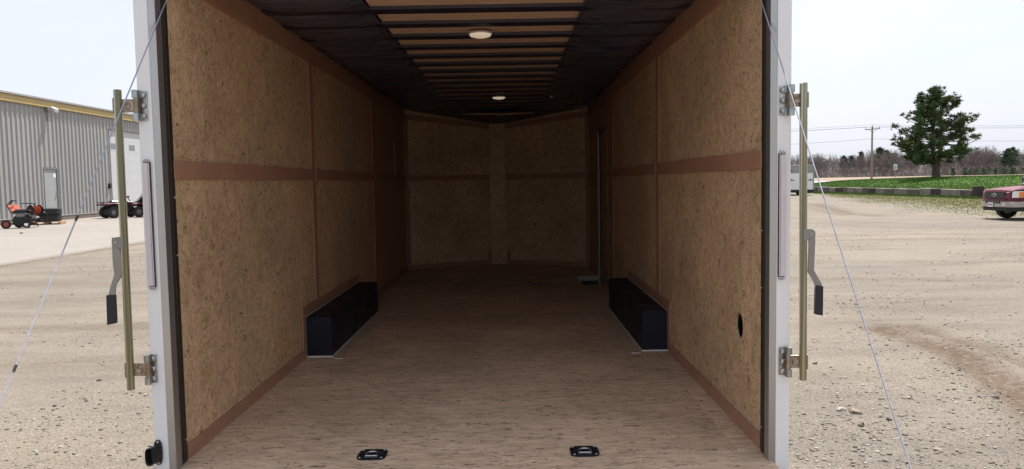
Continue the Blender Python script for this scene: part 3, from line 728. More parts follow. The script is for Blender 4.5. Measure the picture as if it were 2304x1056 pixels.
# slim tail lights, dock bumper
def tail(sx, top, bot, side):
    a = atY(*top, -.165); b = atY(*bot, -.165); z1, z0 = a[2], b[2]; x = (a[0]+b[0])/2; hw = .0135
    t = part('tail_light', 'plastic_black', lambda m: m.box(x-hw, x+hw, -.1605, -.172, z0+.014, z1-.014), .002, label='slim tail light on the %s rear post' % side)
    part('light_lens', 'lens', lambda m: m.box(x-hw+.002+(.000 if sx < 0 else .005), x+hw-.002-(.005 if sx < 0 else 0), -.172, -.178, z0+.018, z1-.018), .002, parent=t, seg=2)
    part('light_lens', 'lens', lambda m: m.box(*((x+hw-.0062, x+hw-.0022) if sx < 0 else (x-hw+.0022, x-hw+.0062)), -.172, -.176, z0+.018, z1-.018), .001, parent=t)
    for zc, up in ((z1-.016, 1), (z0+.016, -1)):
        poly = [(x+hw*math.cos(t_), zc+up*hw*1.05*math.sin(t_)) for t_ in np.linspace(0, math.pi, 13)]
        cpart = part('chrome_end', 'chrome_chip', lambda m: m.prism(poly, 'y', -.161, -.178), .003, parent=t)
def chip():
    t = NT('embossed_chrome'); v = t.coords(); vo = t.node('ShaderNodeTexVoronoi'); vo.inputs['Scale'].default_value = 260; t.l(v, vo.inputs['Vector'])
    t.bump(vo.outputs['Distance'], 1., .004); return t.out((.55, .55, .57), .22, .9)
MAT['chrome_chip'] = chip()
tail(-1, (331, 357), (344, 653), 'left'); tail(1, (1759, 338), (1757, 631), 'right')
pb = atY(356, 1018, -.165)
def bumper_base(m):
    m.prism([(pb[0]+.018*math.copysign(abs(math.cos(t))**.8, math.cos(t)), pb[2]+.052*math.copysign(abs(math.sin(t))**.75, math.sin(t))) for t in np.linspace(0, 2*math.pi, 25)[:-1]], 'y', -.1605, -.170)
db = part('dock_bumper', 'plastic_black', bumper_base, .003, label='black plastic hood low on the left rear post', seg=2)
def hood(m):
    lv = []
    for f, dx, dz, dy in ((0, 0, 0, -.169), (.5, -.008, -.002, -.188), (1, -.017, -.005, -.205)):
        rx, rz = .015+.002*f, .036+.001*f
        lv.append([(pb[0]-.002+dx+rx*math.copysign(abs(math.cos(t))**.7, math.cos(t)), dy, pb[2]+dz-.002+rz*math.copysign(abs(math.sin(t))**.7, math.sin(t))) for t in np.linspace(0, 2*math.pi, 21)[:-1]])
    lv.append([(pb[0]-.021+(p[0]-pb[0]+.021)*.82, -.202, pb[2]-.007+(p[2]-pb[2]+.007)*.86) for p in lv[-1]])
    lv.append([(p[0]+.006, -.180, p[2]) for p in lv[-1]])
    vs = sum(lv, []); fs = []
    for i in range(len(lv)-1):
        for k in range(20): j = (k+1) % 20; fs.append((i*20+k, i*20+j, (i+1)*20+j, (i+1)*20+k))
    fs.append(tuple(range(80, 100))); m.add(vs, fs)
part('bumper_hood', 'plastic_black', hood, parent=db, smooth=True)
for z in (.043, -.043): part('screw', 'steel', lambda m: m.lathe([(0, .004), (.004, .003), (.0055, 0)], (pb[0]+.002, -.1705, pb[2]+z), (0, -1, 0), 10), parent=db)

# bar locks swung open on their hinges
def bar_lock(sx, top, bot, hinges, lug, bar, grip, side):
    YB = -.185
    a = atY(*top, YB); b = atY(*bot, YB); r = .0152
    tube = part('bar_lock', 'zinc', lambda m: m.cyl(a, b, r, n=24), .0015, True, label='gold zinc bar lock beside the %s rear post' % side)
    part('dark_bore_disc', 'rubber', lambda m: m.cyl(Vector(a)+Vector((0, 0, .0003)), Vector(a)+Vector((0, 0, .0012)), r-.002, n=20), parent=tube)  # black disc on the closed end paints the shade inside the tube
    for (hx, hy, kx) in hinges:
        # hx,hy = pixel centre of the plate on the post, kx = pixel of the knuckle
        c = atY(hx, hy, -.161); k = atY(kx, hy, YB); z = c[2]; hh = .058
        pl = part('hinge_plate', 'zinc_blue', lambda m: m.box(c[0]-.016, c[0]+.019 if sx < 0 else c[0]+.016, -.1605, -.165, z-hh, z+hh) if sx < 0 else m.box(c[0]-.019, c[0]+.016, -.1605, -.165, z-hh, z+hh), .0022, parent=tube, seg=2)
        for dz in (.040, 0, -.040):
            part('hinge_bolt', 'steel', lambda m: m.lathe([(.0125, .0), (.0122, .004), (.009, .0085), (.004, .0100), (.0035, .008), (0, .008)], (c[0]+.004*(-sx), -.165, z+dz), (0, -1, 0), 14), smooth=True, parent=tube)
        for zk in (z+.045, z-.045): part('hinge_knuckle', 'zinc_blue', lambda m: (m.cyl((k[0], YB, zk-.015), (k[0], YB, zk+.015), .0125, n=16), m.box(min(k[0], c[0]), max(k[0], c[0]), -.166, -.174, zk-.014, zk+.014)), parent=tube, smooth=True)
        part('hinge_pin', 'zinc_pink', lambda m: m.cyl((k[0]+.003*sx*-1, YB, z-.0295), (k[0]+.003*sx*-1, YB, z+.0295), .0105, n=14), parent=tube, smooth=True)
        tx = a[0]+(b[0]-a[0])*((a[2]-z)/(a[2]-b[2]))
        arm = part('hinge_arm', 'zinc_pink', lambda m: (m.box(min(tx, k[0]), max(tx, k[0]), YB+.004, YB+.009, z-.026, z+.026), m.box(tx+sx*.0148, tx+sx*.020, YB-.006, YB+.012, z-.030, z+.030)), .0018, parent=tube, seg=2)
        cx = (tx+k[0])/2+sx*.000
        part('arm_dimple', 'zinc_pink', lambda m: m.lathe([(.015, 0), (.012, .003), (.007, .001), (0, .0005)], (cx, YB+.004, z), (0, -1, 0), 16), parent=tube, smooth=True)
    def xz(p, Y): q = atY(p[0], p[1], Y); return (q[0], q[2])
    Yh = YB-.004
    lg = xz(lug, Yh); sgn = sx
    tx = a[0]+(b[0]-a[0])*((a[2]-lg[1])/(a[2]-b[2]))
    poly = [(tx-sgn*.004, lg[1]-.026), (tx-sgn*.004, lg[1]+.022)]+[(lg[0]+sgn*.018*math.sin(t), lg[1]+.020*math.cos(t)) for t in np.linspace(0, math.pi, 11)]
    for dy in (-.012, .010): part('handle_lug', 'galv', lambda m: m.prism(poly, 'y', Yh+dy-.0022, Yh+dy+.0022), .0008, parent=tube)
    part('lug_pin', 'steel', lambda m: m.cyl((lg[0], Yh-.018, lg[1]), (lg[0], Yh+.018, lg[1]), .0048, n=12), parent=tube, smooth=True)
    P = [xz(p, Yh) for p in bar]
    part('handle', 'galv', lambda m: m.prism(P, 'y', Yh-.004, Yh+.004), .0015, parent=tube, seg=2)
    G = [xz(p, Yh) for p in grip]
    part('handle_grip', 'rubber_soft', lambda m: m.prism(G, 'y', Yh-.010, Yh+.010), .003, parent=tube, seg=2)
MAT['rubber_soft'] = pm('black_grip_rubber', (.014, .012, .016), .6, 0, .2, 20)
bar_lock(-1, (264, 203), (295, 877), [(322, 239, 305), (344, 829, 332)], (265, 545),
         [(252, 535), (262, 535), (268, 545), (275, 590), (274, 622), (262, 640), (259, 668), (244, 668), (248, 648), (258, 618), (254, 590)],
         [(241, 664), (260, 663), (263, 727), (243, 731)], 'left')
bar_lock(1, (1808, 187), (1806, 855), [(1763, 227, 1781), (1762, 812, 1775)], (1822, 526),
         [(1819, 520), (1833, 517), (1834, 545), (1831, 608), (1849, 640), (1850, 648), (1834, 648), (1831, 636), (1817, 612), (1819, 560)],
         [(1834, 642), (1851, 643), (1850, 710), (1832, 707)], 'right')

# ------------------------------------------------------------------ ribbed shed on the left
B = empty('metal_shed', (XW, 38, .25)); tag(B, 'grey ribbed metal shed with yellow eave and white overhead door', 'shed')
bz = .25
def bpart(name, mat, fn, bevel=0., parent=None, smooth=False, label=None):
    m = MB(); fn(m); m.v = [(x-XW, y-38, z-bz) for x, y, z in m.v] if parent is None or parent is B else [(x-XW, y-38, z-bz) for x, y, z in m.v]
    return m.build(name, mat, parent or B, smooth, bevel, label=label)
EAVE = 5.62; FOOT = .47
YS, YE = 22.0, 66.0
OD0, OD1, ODZ = 38.55, 43.6, 4.88
MD0, MD1, MDZ = 32.55, 33.55, 2.68
RIB = .33
def sheet(y0, y1, z0, z1):
    def fn(m):
        prof = []
        n = max(1, round((y1-y0)/RIB)); p = (y1-y0)/n
        for k in range(n):
            yy = y0+k*p
            prof += [(yy, 0), (yy+p*.50, 0), (yy+p*.62, .045), (yy+p*.88, .045), (yy+p*.999, 0)]
        prof.append((y1, 0))
        vs = [(XW+d, y, z) for z in (z0, z1) for y, d in prof]; k = len(prof)
        m.add(vs, [(i, i+1, k+i+1, k+i) for i in range(k-1)])
    bpart('siding_sheet', 'siding', fn)
y = YS
while y < YE-.01:
    y1 = y+3*RIB
    if y < MD0 < y1 or MD0 <= y < MD1: z0s = None
    cuts = sorted({y, min(y1, YE)} | {c for c in (MD0-.06, MD1+.06, OD0, OD1) if y < c < y1})
    for a, b in zip(cuts[:-1], cuts[1:]):
        mid = (a+b)/2; zb = FOOT-.01
        if MD0-.06 < mid < MD1+.06: zb = MDZ+.07
        if OD0 < mid < OD1: zb = ODZ+.06
        if b-a > .02: sheet(a, b, zb, EAVE)
    y = y1
bpart('wall_core', 'roof_grey', lambda m: m.box(XW-14, XW-.06, YS, YE, .1, EAVE-.05))
for a, b in ((YS, OD0-.02), (OD1+.02, YE)):
    bpart('footing', 'concrete_foot', lambda m: m.box(XW-.05, XW+.07, a, b, .05, FOOT-.02), .01)
bpart('base_flashing', 'siding', lambda m: m.box(XW-.02, XW+.085, YS, OD0-.02, FOOT-.018, FOOT+.012))
bpart('eave_fascia', 'yellow', lambda m: m.box(XW+.0, XW+.16, YS-.3, YE+.3, EAVE-.10, EAVE+.20), .01)
bpart('eave_gutter', 'roof_grey', lambda m: m.box(XW-.2, XW+.22, YS-.35, YE+.35, EAVE+.202, EAVE+.26), .01)
bpart('roof', 'roof_grey', lambda m: m.prism([(XW+.2, EAVE+.262), (XW-14, EAVE+2.2), (XW-14, EAVE+2.3), (XW+.2, EAVE+.30)], 'y', YS-.35, YE+.35))
md = bpart('man_door', 'door_grey', lambda m: m.box(XW-.03, XW+.015, MD0+.01, MD1-.01, FOOT, MDZ-.01), .005, label='grey steel door beside the tyre stack')
bpart('door_frame', 'roof_grey', lambda m: (m.box(XW-.03, XW+.05, MD0-.05, MD0, FOOT, MDZ), m.box(XW-.03, XW+.05, MD1, MD1+.05, FOOT, MDZ), m.box(XW-.03, XW+.06, MD0-.06, MD1+.06, MDZ, MDZ+.06)), parent=md)
bpart('door_knob', 'steel', lambda m: (m.cyl((XW+.016, MD1-.10, FOOT+1.0), (XW+.08, MD1-.10, FOOT+1.0), .035, n=10), m.box(XW+.016, XW+.02, MD1-.14, MD1-.06, FOOT+.92, FOOT+1.2)), parent=md)
bpart('door_notice', 'plate', lambda m: m.box(XW+.016, XW+.019, MD1-.24, MD1-.08, MDZ-.40, MDZ-.22), parent=md)
npan = 8; ph = (ODZ-.28)/npan
for k in range(npan):
    z0 = .28+k*ph
    pnl = bpart('overhead_door_panel', 'door_white', lambda m: m.box(XW-.05, XW+.005, OD0+.02, OD1-.02, z0+.001, z0+ph-.001), .003)
    if k == 6:
        for yc in (38.93, 41.05, 43.0):
            bpart('door_window', 'glass_dark', lambda m: m.box(XW+.0055, XW+.011, yc-.33, yc+.33, z0+.12, z0+ph-.14), .004, parent=pnl)
bpart('door_lintel', 'concrete_foot', lambda m: m.box(XW-.03, XW+.09, OD0-.05, OD1+.05, ODZ+.005, ODZ+.058))
for ja, jb in ((OD0-.05, OD0+.015), (OD1-.015, OD1+.05)): bpart('door_jamb', 'siding', lambda m: m.box(XW-.05, XW+.07, ja, jb, .28, ODZ))
fl = bpart('flood_light', 'door_white', lambda m: m.prism([(XW+.16, 5.44), (XW+.42, 5.30), (XW+.44, 5.46), (XW+.22, 5.58)], 'y', 33.0, 33.32), .01)
bpart('light_bracket', 'roof_grey', lambda m: (m.box(XW+.05, XW+.2, 32.86, 32.98, 5.28, 5.52), m.tube([(XW+.07, 32.95, 5.3), (XW+.07, 33.0, 5.15), (XW+.06, 33.05, 5.1), (XW+.07, 33.08, 4.9)], .02, 6)), parent=fl)
bpart('door_opener_box', 'black_metal', lambda m: m.box(XW+.03, XW+.14, 38.18, 38.36, 1.72, 2.0), .01)

# ------------------------------------------------------------------ things on the pad
def loc(*px, z=.25): g = gnd(*px, z); return (g[0], g[1], z)
def wheel_mb(m, c, axis, r, w, n=24):
    m.lathe([(r*.55, -w/2), (r*.9, -w/2), (r, -w*.36), (r, w*.36), (r*.9, w/2), (r*.55, w/2), (r*.5, 0), (r*.55, -w/2)], c, axis, n)
def child(root, name, mat, fn, bevel=0., smooth=False, parent=None, label=None):
    m = MB(); fn(m); return m.build(name, mat, parent or root, smooth, bevel, label=label)

# pressure washer with a hose reel: faces camera side-on, handle to the left
view = math.atan2(18.6, 29.6)            # left of forward
w_l = loc(57, 513); W = empty('pressure_washer', w_l, view-.1)
tag(W, 'orange and black hot water pressure washer with hose reel by the shed', 'pressure washer')
px2 = 1/57.5                                # metres per photo pixel there
def u(x, y): return ((x-57)*px2, (513-y)*px2)
for yy, cxp in ((-.38, 24), (.30, 44)):
    cx, cz = u(cxp, 505); r = .165 if yy < 0 else .165
    t = child(W, 'wheel', 'tyre', lambda m: wheel_mb(m, (cx, yy, .17), (0, 1, 0), .17, .11, 20), smooth=True)
    child(W, 'rim', 'orange', lambda m: m.lathe([(0, .03), (.04, .04), (.085, .03), (.095, .05), (.095, -.05), (0, -.04)], (cx, yy, .17), (0, -1, 0), 16), smooth=True, parent=t)
def frame(m):
    for yy in (-.33, .28):
        m.tube([u(36, 452)[0:1]+(yy,)+u(36, 452)[1:], (u(27, 462)[0], yy, u(27, 462)[1]), (u(35, 480)[0], yy, u(35, 480)[1]), (u(46, 480)[0], yy, u(46, 480)[1]), (u(62, 481)[0], yy, u(62, 481)[1]), (u(75, 492)[0], yy, u(75, 492)[1]), (u(63, 512)[0], yy, .02), (u(56, 507)[0], yy, .06), (u(40, 497)[0], yy, .16), (u(26, 505)[0], yy, .17)], .022, 8)
    m.tube([(u(36, 452)[0], -.33, u(36, 452)[1]), (u(43, 452)[0], -.02, u(43, 452)[1]), (u(36, 452)[0], .28, u(36, 452)[1])], .022, 8)
    m.tube([(u(75, 492)[0], -.33, u(75, 492)[1]), (u(75, 492)[0], .28, u(75, 492)[1])], .022, 8)
    m.tube([(u(63, 512)[0], -.33, .02), (u(63, 512)[0], .28, .02)], .02, 8)
    m.tube([(u(75, 492)[0], .28, u(75, 492)[1]), (u(80, 511)[0], .3, .02), (u(72, 508)[0], .3, .05)], .02, 8)
child(W, 'frame', 'black_metal', frame, smooth=True)
def shield(m):
    a, b, c_, d = u(27, 462), u(42, 461), u(50, 472), u(34, 474)
    for_yy = [(a[0], -.3, a[1]), (b[0], .22, b[1]), (c_[0], .22, c_[1]), (d[0], -.3, d[1])]
    m.add(for_yy+[(p[0]+.02, p[1], p[2]-.02) for p in for_yy], [(0, 1, 2, 3), (7, 6, 5, 4), (0, 4, 5, 1), (1, 5, 6, 2), (2, 6, 7, 3), (3, 7, 4, 0)])
child(W, 'control_panel', 'orange', shield, .006)
child(W, 'engine', 'black_metal', lambda m: (m.cyl((u(46, 496)[0], -.2, .30), (u(46, 496)[0], .15, .30), .20, n=18), m.box(u(52, 0)[0], u(70, 0)[0], -.22, .2, .18, .50), m.box(u(56, 0)[0], u(66, 0)[0], -.28, -.1, .28, .44)), .015, True)
child(W, 'fuel_tank', 'grey_metal', lambda m: (m.box(u(42, 0)[0], u(60, 0)[0], -.25, .22, u(0, 489)[1], u(0, 481)[1]), m.prism([u(61, 482), u(66, 480), u(86, 490), u(80, 494), u(70, 492)], 'y', -.24, .2)), .03)
child(W, 'burner_coil', 'black_metal', lambda m: m.cyl((u(36, 476)[0], -.05, u(0, 476)[1]), (u(64, 476)[0], -.05, u(0, 476)[1]), .085, n=16), .01, True)
rc = u(78, 474)
def turn(m, a=R_(-46)):
    c_, s_ = math.cos(a), math.sin(a); y0 = -.08
    m.v = [(rc[0]+(x-rc[0])*c_-(y_-y0)*s_, y0+(x-rc[0])*s_+(y_-y0)*c_, z) for x, y_, z in m.v]
reel = child(W, 'hose_reel', 'black_metal', lambda m: ([m.cyl((rc[0], yy, rc[1]), (rc[0], yy+.02, rc[1]), .20, n=24) for yy in (-.28, .10)], m.cyl((rc[0], -.27, rc[1]), (rc[0], .10, rc[1]), .05, n=12), turn(m)), .004, True)
child(W, 'hose', 'orange', lambda m: ([m.lathe([(.13, -.019), (.160+.006*(k % 2), 0), (.13, .019)], (rc[0], -.235+.036*k, rc[1]), (0, 1, 0), 22) for k in range(9)], turn(m)), smooth=True, parent=reel)
child(W, 'reel_hub', 'grey_metal', lambda m: (m.cyl((rc[0], -.32, rc[1]), (rc[0], -.282, rc[1]), .03, n=10), m.bar((rc[0]-.12, -.295, rc[1]+.03), (rc[0]+.12, -.295, rc[1]-.03), .015, .03), turn(m)), parent=reel)
child(W, 'spray_lance', 'black_metal', lambda m: (m.tube([(u(51, 459)[0], -.1, u(0, 459)[1]), (u(80, 458.5)[0], -.1, u(0, 458.5)[1])], .016, 8), m.box(u(60, 0)[0], u(80, 0)[0], -.14, -.06, u(0, 460.2)[1], u(0, 458)[1]), m.box(u(76, 0)[0], u(79, 0)[0], -.12, -.08, u(0, 464)[1], u(0, 459)[1])), .004, True)
def loophose(m):
    c_ = u(92, 489); m.tube([(c_[0]+.14*math.cos(t), .1+.02*math.sin(2*t), c_[1]+.17*math.sin(t)) for t in np.linspace(-2.6, 2.2, 20)], .012, 6)
child(W, 'loose_hose', 'black_metal', loophose, smooth=True)

# pallet with two truck tyres
pl = loc(107, 505); PR = view-.25
Pa = empty('pallet', pl, PR); tag(Pa, 'flat wooden pallet under the two stacked truck tyres', 'pallet')
for k in range(6): child(Pa, 'plank', 'pallet', lambda m: m.box(-.60, .60, -.50+.175*k, -.50+.175*k+.12, .105, .125), .003)
for k in range(3): child(Pa, 'stringer', 'pallet', lambda m: m.box(-.60+.555*k, -.60+.555*k+.09, -.50, .50, .02, .104), .003)
for k in range(3): child(Pa, 'bottom_plank', 'pallet', lambda m: m.box(-.60, .60, -.50+.44*k, -.50+.44*k+.12, .0, .019), .003)
def tyre_mesh():
    m = MB(); R = .52; w = .275
    prof = [(.30, .02), (.34, 0.), (.45, 0.), (R-.02, .03)]
    for k in range(5):
        z = .045+.042*k; prof += [(R, z), (R, z+.030), (R-.015, z+.032), (R-.015, z+.040)]
    prof += [(R-.02, w-.03), (.45, w), (.34, w), (.30, w-.02), (.29, w/2), (.30, .02)]
    m.lathe(prof, (0, 0, 0), (0, 0, 1), 36); me = m.mesh('truck_tyre'); me.materials.append(MAT['tyre']); smooth_by_angle(me, 40); return me
tm = tyre_mesh()
for k, lab in ((0, 'lower of the two black truck tyres stacked on the pallet'), (1, 'upper of the two black truck tyres stacked on the pallet')):
    o = bpy.data.objects.new('truck_tyre', tm); COL.objects.link(o); o.location = (pl[0]+.02+.015*k, pl[1]+.02, pl[2]+.1265+.279*k); o.rotation_euler = (0, 0, .4*k)
    tag(o, lab, 'tyre', 'truck tyres on the pallet')

# quad bike seen from behind
qa = loc(262, 491); Q = empty('quad_bike', (qa[0], qa[1]+.6, .25), R_(-38))
tag(Q, 'dark red quad bike parked before the white overhead door', 'quad bike')
for sx in (-1, 1):
    for yy, r, w in ((-.62, .29, .26), (.62, .27, .20)):
        t = child(Q, 'wheel', 'tyre', lambda m: wheel_mb(m, (sx*.42, yy, r), (1, 0, 0), r, w, 22), smooth=True)
        child(Q, 'rim', 'grey_metal', lambda m: m.lathe([(0, .03), (.06, .05), (.13, .02), (.15, .08), (.15, -.06), (0, -.04)], (sx*.42, yy, r), (sx, 0, 0), 14), smooth=True, parent=t)
    child(Q, 'fender', 'red_plastic', lambda m: m.prism([(-1.0, .62), (-.95, .72), (-.62, .76), (-.28, .70), (-.22, .58), (-.30, .62), (-.62, .70), (-.92, .66)], 'x', sx*.24, sx*.58), .01)
    child(Q, 'fender', 'red_plastic', lambda m: m.prism([(.25, .56), (.32, .68), (.62, .72), (.95, .66), (1.0, .56), (.92, .60), (.62, .65), (.36, .61)], 'x', sx*.22, sx*.54), .01)
    child(Q, 'tail_lamp', 'red_plastic', lambda m: m.box(sx*.18, sx*.34, -1.03, -.99, .62, .70), .01)
child(Q, 'engine', 'black_metal', lambda m: (m.box(-.2, .2, -.45, .45, .25, .58), m.box(-.05, .05, -.7, .7, .24, .32)), .03)
child(Q, 'body', 'black_metal', lambda m: m.prism([(-1.0, .64), (-.9, .74), (-.3, .74), (.0, .70), (.2, .82), (.55, .78), (.95, .68), (.95, .58), (.2, .5), (-.5, .52)], 'x', -.2, .2), .03)
child(Q, 'saddle', 'plastic_black', lambda m: m.prism([(-.62, .745), (-.55, .86), (-.2, .84), (.12, .80), (.2, .76), (-.3, .745)], 'x', -.16, .16), .03)
child(Q, 'rack', 'black_metal', lambda m: [m.tube([(-.48, y_, .78), (.48, y_, .78)], .014, 6) for y_ in (-1.02, -.88, -.74, -.62)] and (m.tube([(-.5, -1.04, .78), (-.5, -.6, .78)], .016, 6), m.tube([(.5, -1.04, .78), (.5, -.6, .78)], .016, 6), m.tube([(-.3, -.9, .78), (-.25, -.8, .70)], .014, 6), m.tube([(.3, -.9, .78), (.25, -.8, .70)], .014, 6)))
child(Q, 'rack', 'black_metal', lambda m: [m.tube([(-.42, y_, .78), (.42, y_, .78)], .014, 6) for y_ in (.60, .74, .88, 1.0)] and (m.tube([(-.42, 1.02, .78), (-.42, .58, .78)], .016, 6), m.tube([(.42, 1.02, .78), (.42, .58, .78)], .016, 6), m.tube([(.2, .8, .78), (.2, .8, .66)], .014, 6)))
child(Q, 'handlebar', 'black_metal', lambda m: (m.tube([(-.44, .16, 1.06), (-.30, .22, 1.07), (-.12, .30, 1.02), (.12, .30, 1.02), (.30, .22, 1.07), (.44, .16, 1.06)], .016, 8), m.tube([(0, .30, 1.02), (0, .45, .75)], .022, 8), m.box(-.08, .08, .26, .36, 1.0, 1.07), m.tube([(-.44, .16, 1.06), (-.34, .20, 1.07)], .024, 8), m.tube([(.34, .20, 1.07), (.44, .16, 1.06)], .024, 8)), smooth=True)

# black utility trailer with raised white-edged ramp and rack
ua = gnd(320, 489, .25); UT = empty('utility_trailer', (ua[0]+.25, ua[1]+.4, .25), R_(-20))
tag(UT, 'black utility trailer with tilted white-edged ramp beside the quad bike', 'trailer')
child(UT, 'bed', 'black_metal', lambda m: (m.box(-.75, .75, -.1, 2.3, .45, .52), m.box(-.75, -.71, -.1, 2.3, .52, .80), m.box(.71, .75, -.1, 2.3, .52, .80), m.box(-.75, .75, -.14, -.1, .45, .80)), .01)
for sx in (-1, 1):
    t = child(UT, 'wheel', 'tyre', lambda m: wheel_mb(m, (sx*.88, .8, .33), (1, 0, 0), .33, .22, 22), smooth=True)
    child(UT, 'rim', 'galv', lambda m: m.lathe([(0, .03), (.09, .05), (.16, .02), (.18, .08), (.18, -.06), (0, -.04)], (sx*.88, .8, .33), (sx, 0, 0), 14), smooth=True, parent=t)
    child(UT, 'fender', 'black_metal', lambda m: m.prism([(.35, .42), (.45, .72), (1.15, .72), (1.25, .42), (1.21, .42), (1.12, .68), (.48, .68), (.39, .42)], 'x', sx*.76, sx*1.0), .005)
rm = child(UT, 'ramp', 'black_metal', lambda m: m.add([(-.70, -.1, .8), (-.70, 1.0, .8), (.35, 1.0, 1.75), (.35, -.1, 1.75), (-.66, -.1, .77), (-.66, 1.0, .77), (.39, 1.0, 1.72), (.39, -.1, 1.72)], [(0, 1, 2, 3), (7, 6, 5, 4), (0, 4, 5, 1), (1, 5, 6, 2), (2, 6, 7, 3), (3, 7, 4, 0)]))
child(UT, 'ramp_edge', 'flash', lambda m: m.bar((-.74, -.13, .81), (.34, -.13, 1.80), .03, .07), parent=rm)
child(UT, 'ramp_brace', 'galv', lambda m: m.bar((-.20, -.12, .80), (.40, -.12, 1.40), .03, .04), parent=rm)
child(UT, 'rack', 'black_metal', lambda m: (m.bar((-1.15, 2.25, .5), (-1.15, 2.25, 1.68), .06, .06), m.bar((-.35, 2.25, .5), (-.35, 2.25, 1.72), .06, .06), m.bar((-1.18, 2.25, 1.63), (-.32, 2.25, 1.66), .05, .06), m.bar((-1.12, 2.25, 1.3), (-.98, 2.25, 1.62), .03, .03), m.bar((-.38, 2.25, 1.25), (-.58, 2.25, 1.62), .03, .03)))

# two scraps on the pad
g = gnd(48, 525, .22); o = MB().box(-.05, .05, -.03, .03, 0, .035).build('dark_scrap', 'black_metal', None, bevel=.01); o.location = (g[0], g[1], .2); o.location.z = float(pad_z(g[0]))
tag(o, 'small dark scrap lying on the concrete before the pressure washer', 'scrap')

# ------------------------------------------------------------------ right side: white trailer, block wall, truck, sign, poles
wt = atY(1831, 437, 68.); WT = empty('white_trailer', (wt[0]-1.2, 68, 0)); tag(WT, 'closed white cargo trailer parked by the block wall', 'trailer')
child(WT, 'body', 'white', lambda m: m.box(-1.2, 1.2, 0, 6.0, .52, 2.05), .02)
child(WT, 'upper_body', 'siding', lambda m: m.box(-1.2, 1.2, .01, 6.0, 2.05, 2.72), .03)
child(WT, 'roof_cap', 'door_grey', lambda m: m.box(-1.22, 1.22, -.02, 6.02, 2.722, 2.80), .02)
for sx in (-1, 1): child(WT, 'corner_post', 'siding', lambda m: m.box(sx*1.12, sx*1.22, -.03, .0, .42, 2.70), .01)
child(WT, 'bumper', 'rubber', lambda m: m.box(-1.2, 1.2, -.03, .2, .30, .515), .01)
child(WT, 'window', 'glass_dark', lambda m: m.box(-1.0, -.78, -.02, 0.005, 2.13, 2.42), .01)
for sx, n_ in ((-1, 0), (1, 1)): child(WT, 'door_hold', 'black_metal', lambda m: (m.bar((sx*.62, -.03, 1.40), (sx*1.12, -.03, 1.42), .03, .05), m.box(sx*.86-.03, sx*.86+.03, -.05, -.01, 1.36, 1.54)))
child(WT, 'marker_lamp', 'red_plastic', lambda m: m.box(-.06, .06, -.03, .008, 2.44, 2.50), .01)
for sx in (-1, 1):
    t = child(WT, 'wheel', 'tyre', lambda m: wheel_mb(m, (sx*.72, 2.6, .36), (1, 0, 0), .36, .24, 20), smooth=True)
child(WT, 'axle', 'black_metal', lambda m: m.box(-.72, .72, 2.5, 2.7, .3, .45))

RW = empty('retaining_wall', (33.0, 52, 0)); tag(RW, 'low retaining wall of weathered concrete blocks below the lawn', 'wall')
y = 51.2; k = 0
seq = [1, 0, 0, 2, 0, 1, 0, 0, 1, 0, 2, 1, 0, 0, 1, 2, 0, 1, 0, 1, 0, 2, 0, 1, 0]
while y < 82:
    L = random.uniform(1.05, 1.9); h = random.uniform(.56, .64); dx = random.uniform(-.05, .05)
    m = MB(); rz = Matrix.Rotation(random.uniform(-.03, .03), 4, 'Z')
    m.box(-.28, .28, -L/2+.015, L/2-.015, -.05, h, rz); o = m.build('block', BLOCKS[seq[k % len(seq)]], RW, bevel=.025)
    o.location = (dx, y+L/2-52, 0); y += L; k += 1
o = MB().box(-.3, .3, -.22, .22, -.05, .86).build('end_block', BLOCKS[2], RW, bevel=.03); o.location = (-.1, -1.3, 0)

# pickup, pointing towards -X
PT = empty('pickup_truck', (19.0, 25.15, 0)); tag(PT, 'maroon pickup truck nosing in at the right edge of the yard', 'pickup truck')
def arch(cx, r, n=9): return [(cx+r*math.cos(t), .38+r*math.sin(t)) for t in np.linspace(0, math.pi, n)]
def tk(name, mat, fn, bevel=0., smooth=False, parent=None, label=None): return child(PT, name, mat, fn, bevel, smooth, parent, label)
def nose_y(x): return float(np.interp(x, [-.96, -.93, -.86, -.72, -.5, 0], [.80, .84, .90, .955, .985, 1.0]))
def body(m):
    top = [(-.95, .70), (-.95, .98), (-.90, 1.06), (-.80, 1.095), (-.6, 1.12), (-.3, 1.15), (0, 1.175), (.4, 1.20), (.78, 1.22), (1.0, 1.22), (3.1, 1.22), (3.12, 1.24), (4.75, 1.24), (4.78, .60), (4.4, .52)]
    bot = arch(3.56, .46)+[(3.05, .46), (.55, .46)]+arch(0, .46)+[(-.50, .50), (-.72, .56), (-.88, .62)]
    poly = top+bot; n = len(poly); vs = []
    for sgn in (-1, 1):
        for x, z in poly:
            tuck = .0 if z < 1.0 else (.06 if x > .9 else .10*(z-1.0)/.2)
            vs.append((x, sgn*(.975-tuck)*nose_y(x), z))
    # crowned hood: middle rows
    fs = []
    rows = [-1, -.6, -.2, .2, .6, 1]; vs = []
    for rr in rows:
        for x, z in poly:
            tuck = 0 if z < 1.0 else (.02 if x > .9 else .07*(z-1.0)/.2)
            zz = z+(.035*(1-rr*rr) if (z > 1.0 and x < .9) else 0)
            xx = x-(.045*(1-rr*rr) if x < -.85 else 0)
            vs.append((xx, rr*(.975-tuck)*(nose_y(x) if abs(rr) == 1 else (nose_y(x)+1)/2 if x < -.5 else 1), zz))
    for k in range(len(rows)-1):
        for i in range(n): j = (i+1) % n; fs.append((k*n+i, k*n+j, (k+1)*n+j, (k+1)*n+i))
    fs.append(tuple(range(n-1, -1, -1))); fs.append(tuple(range((len(rows)-1)*n, len(rows)*n)))
    m.add(vs, fs)
bd = tk('body', 'maroon', body, .0, True)
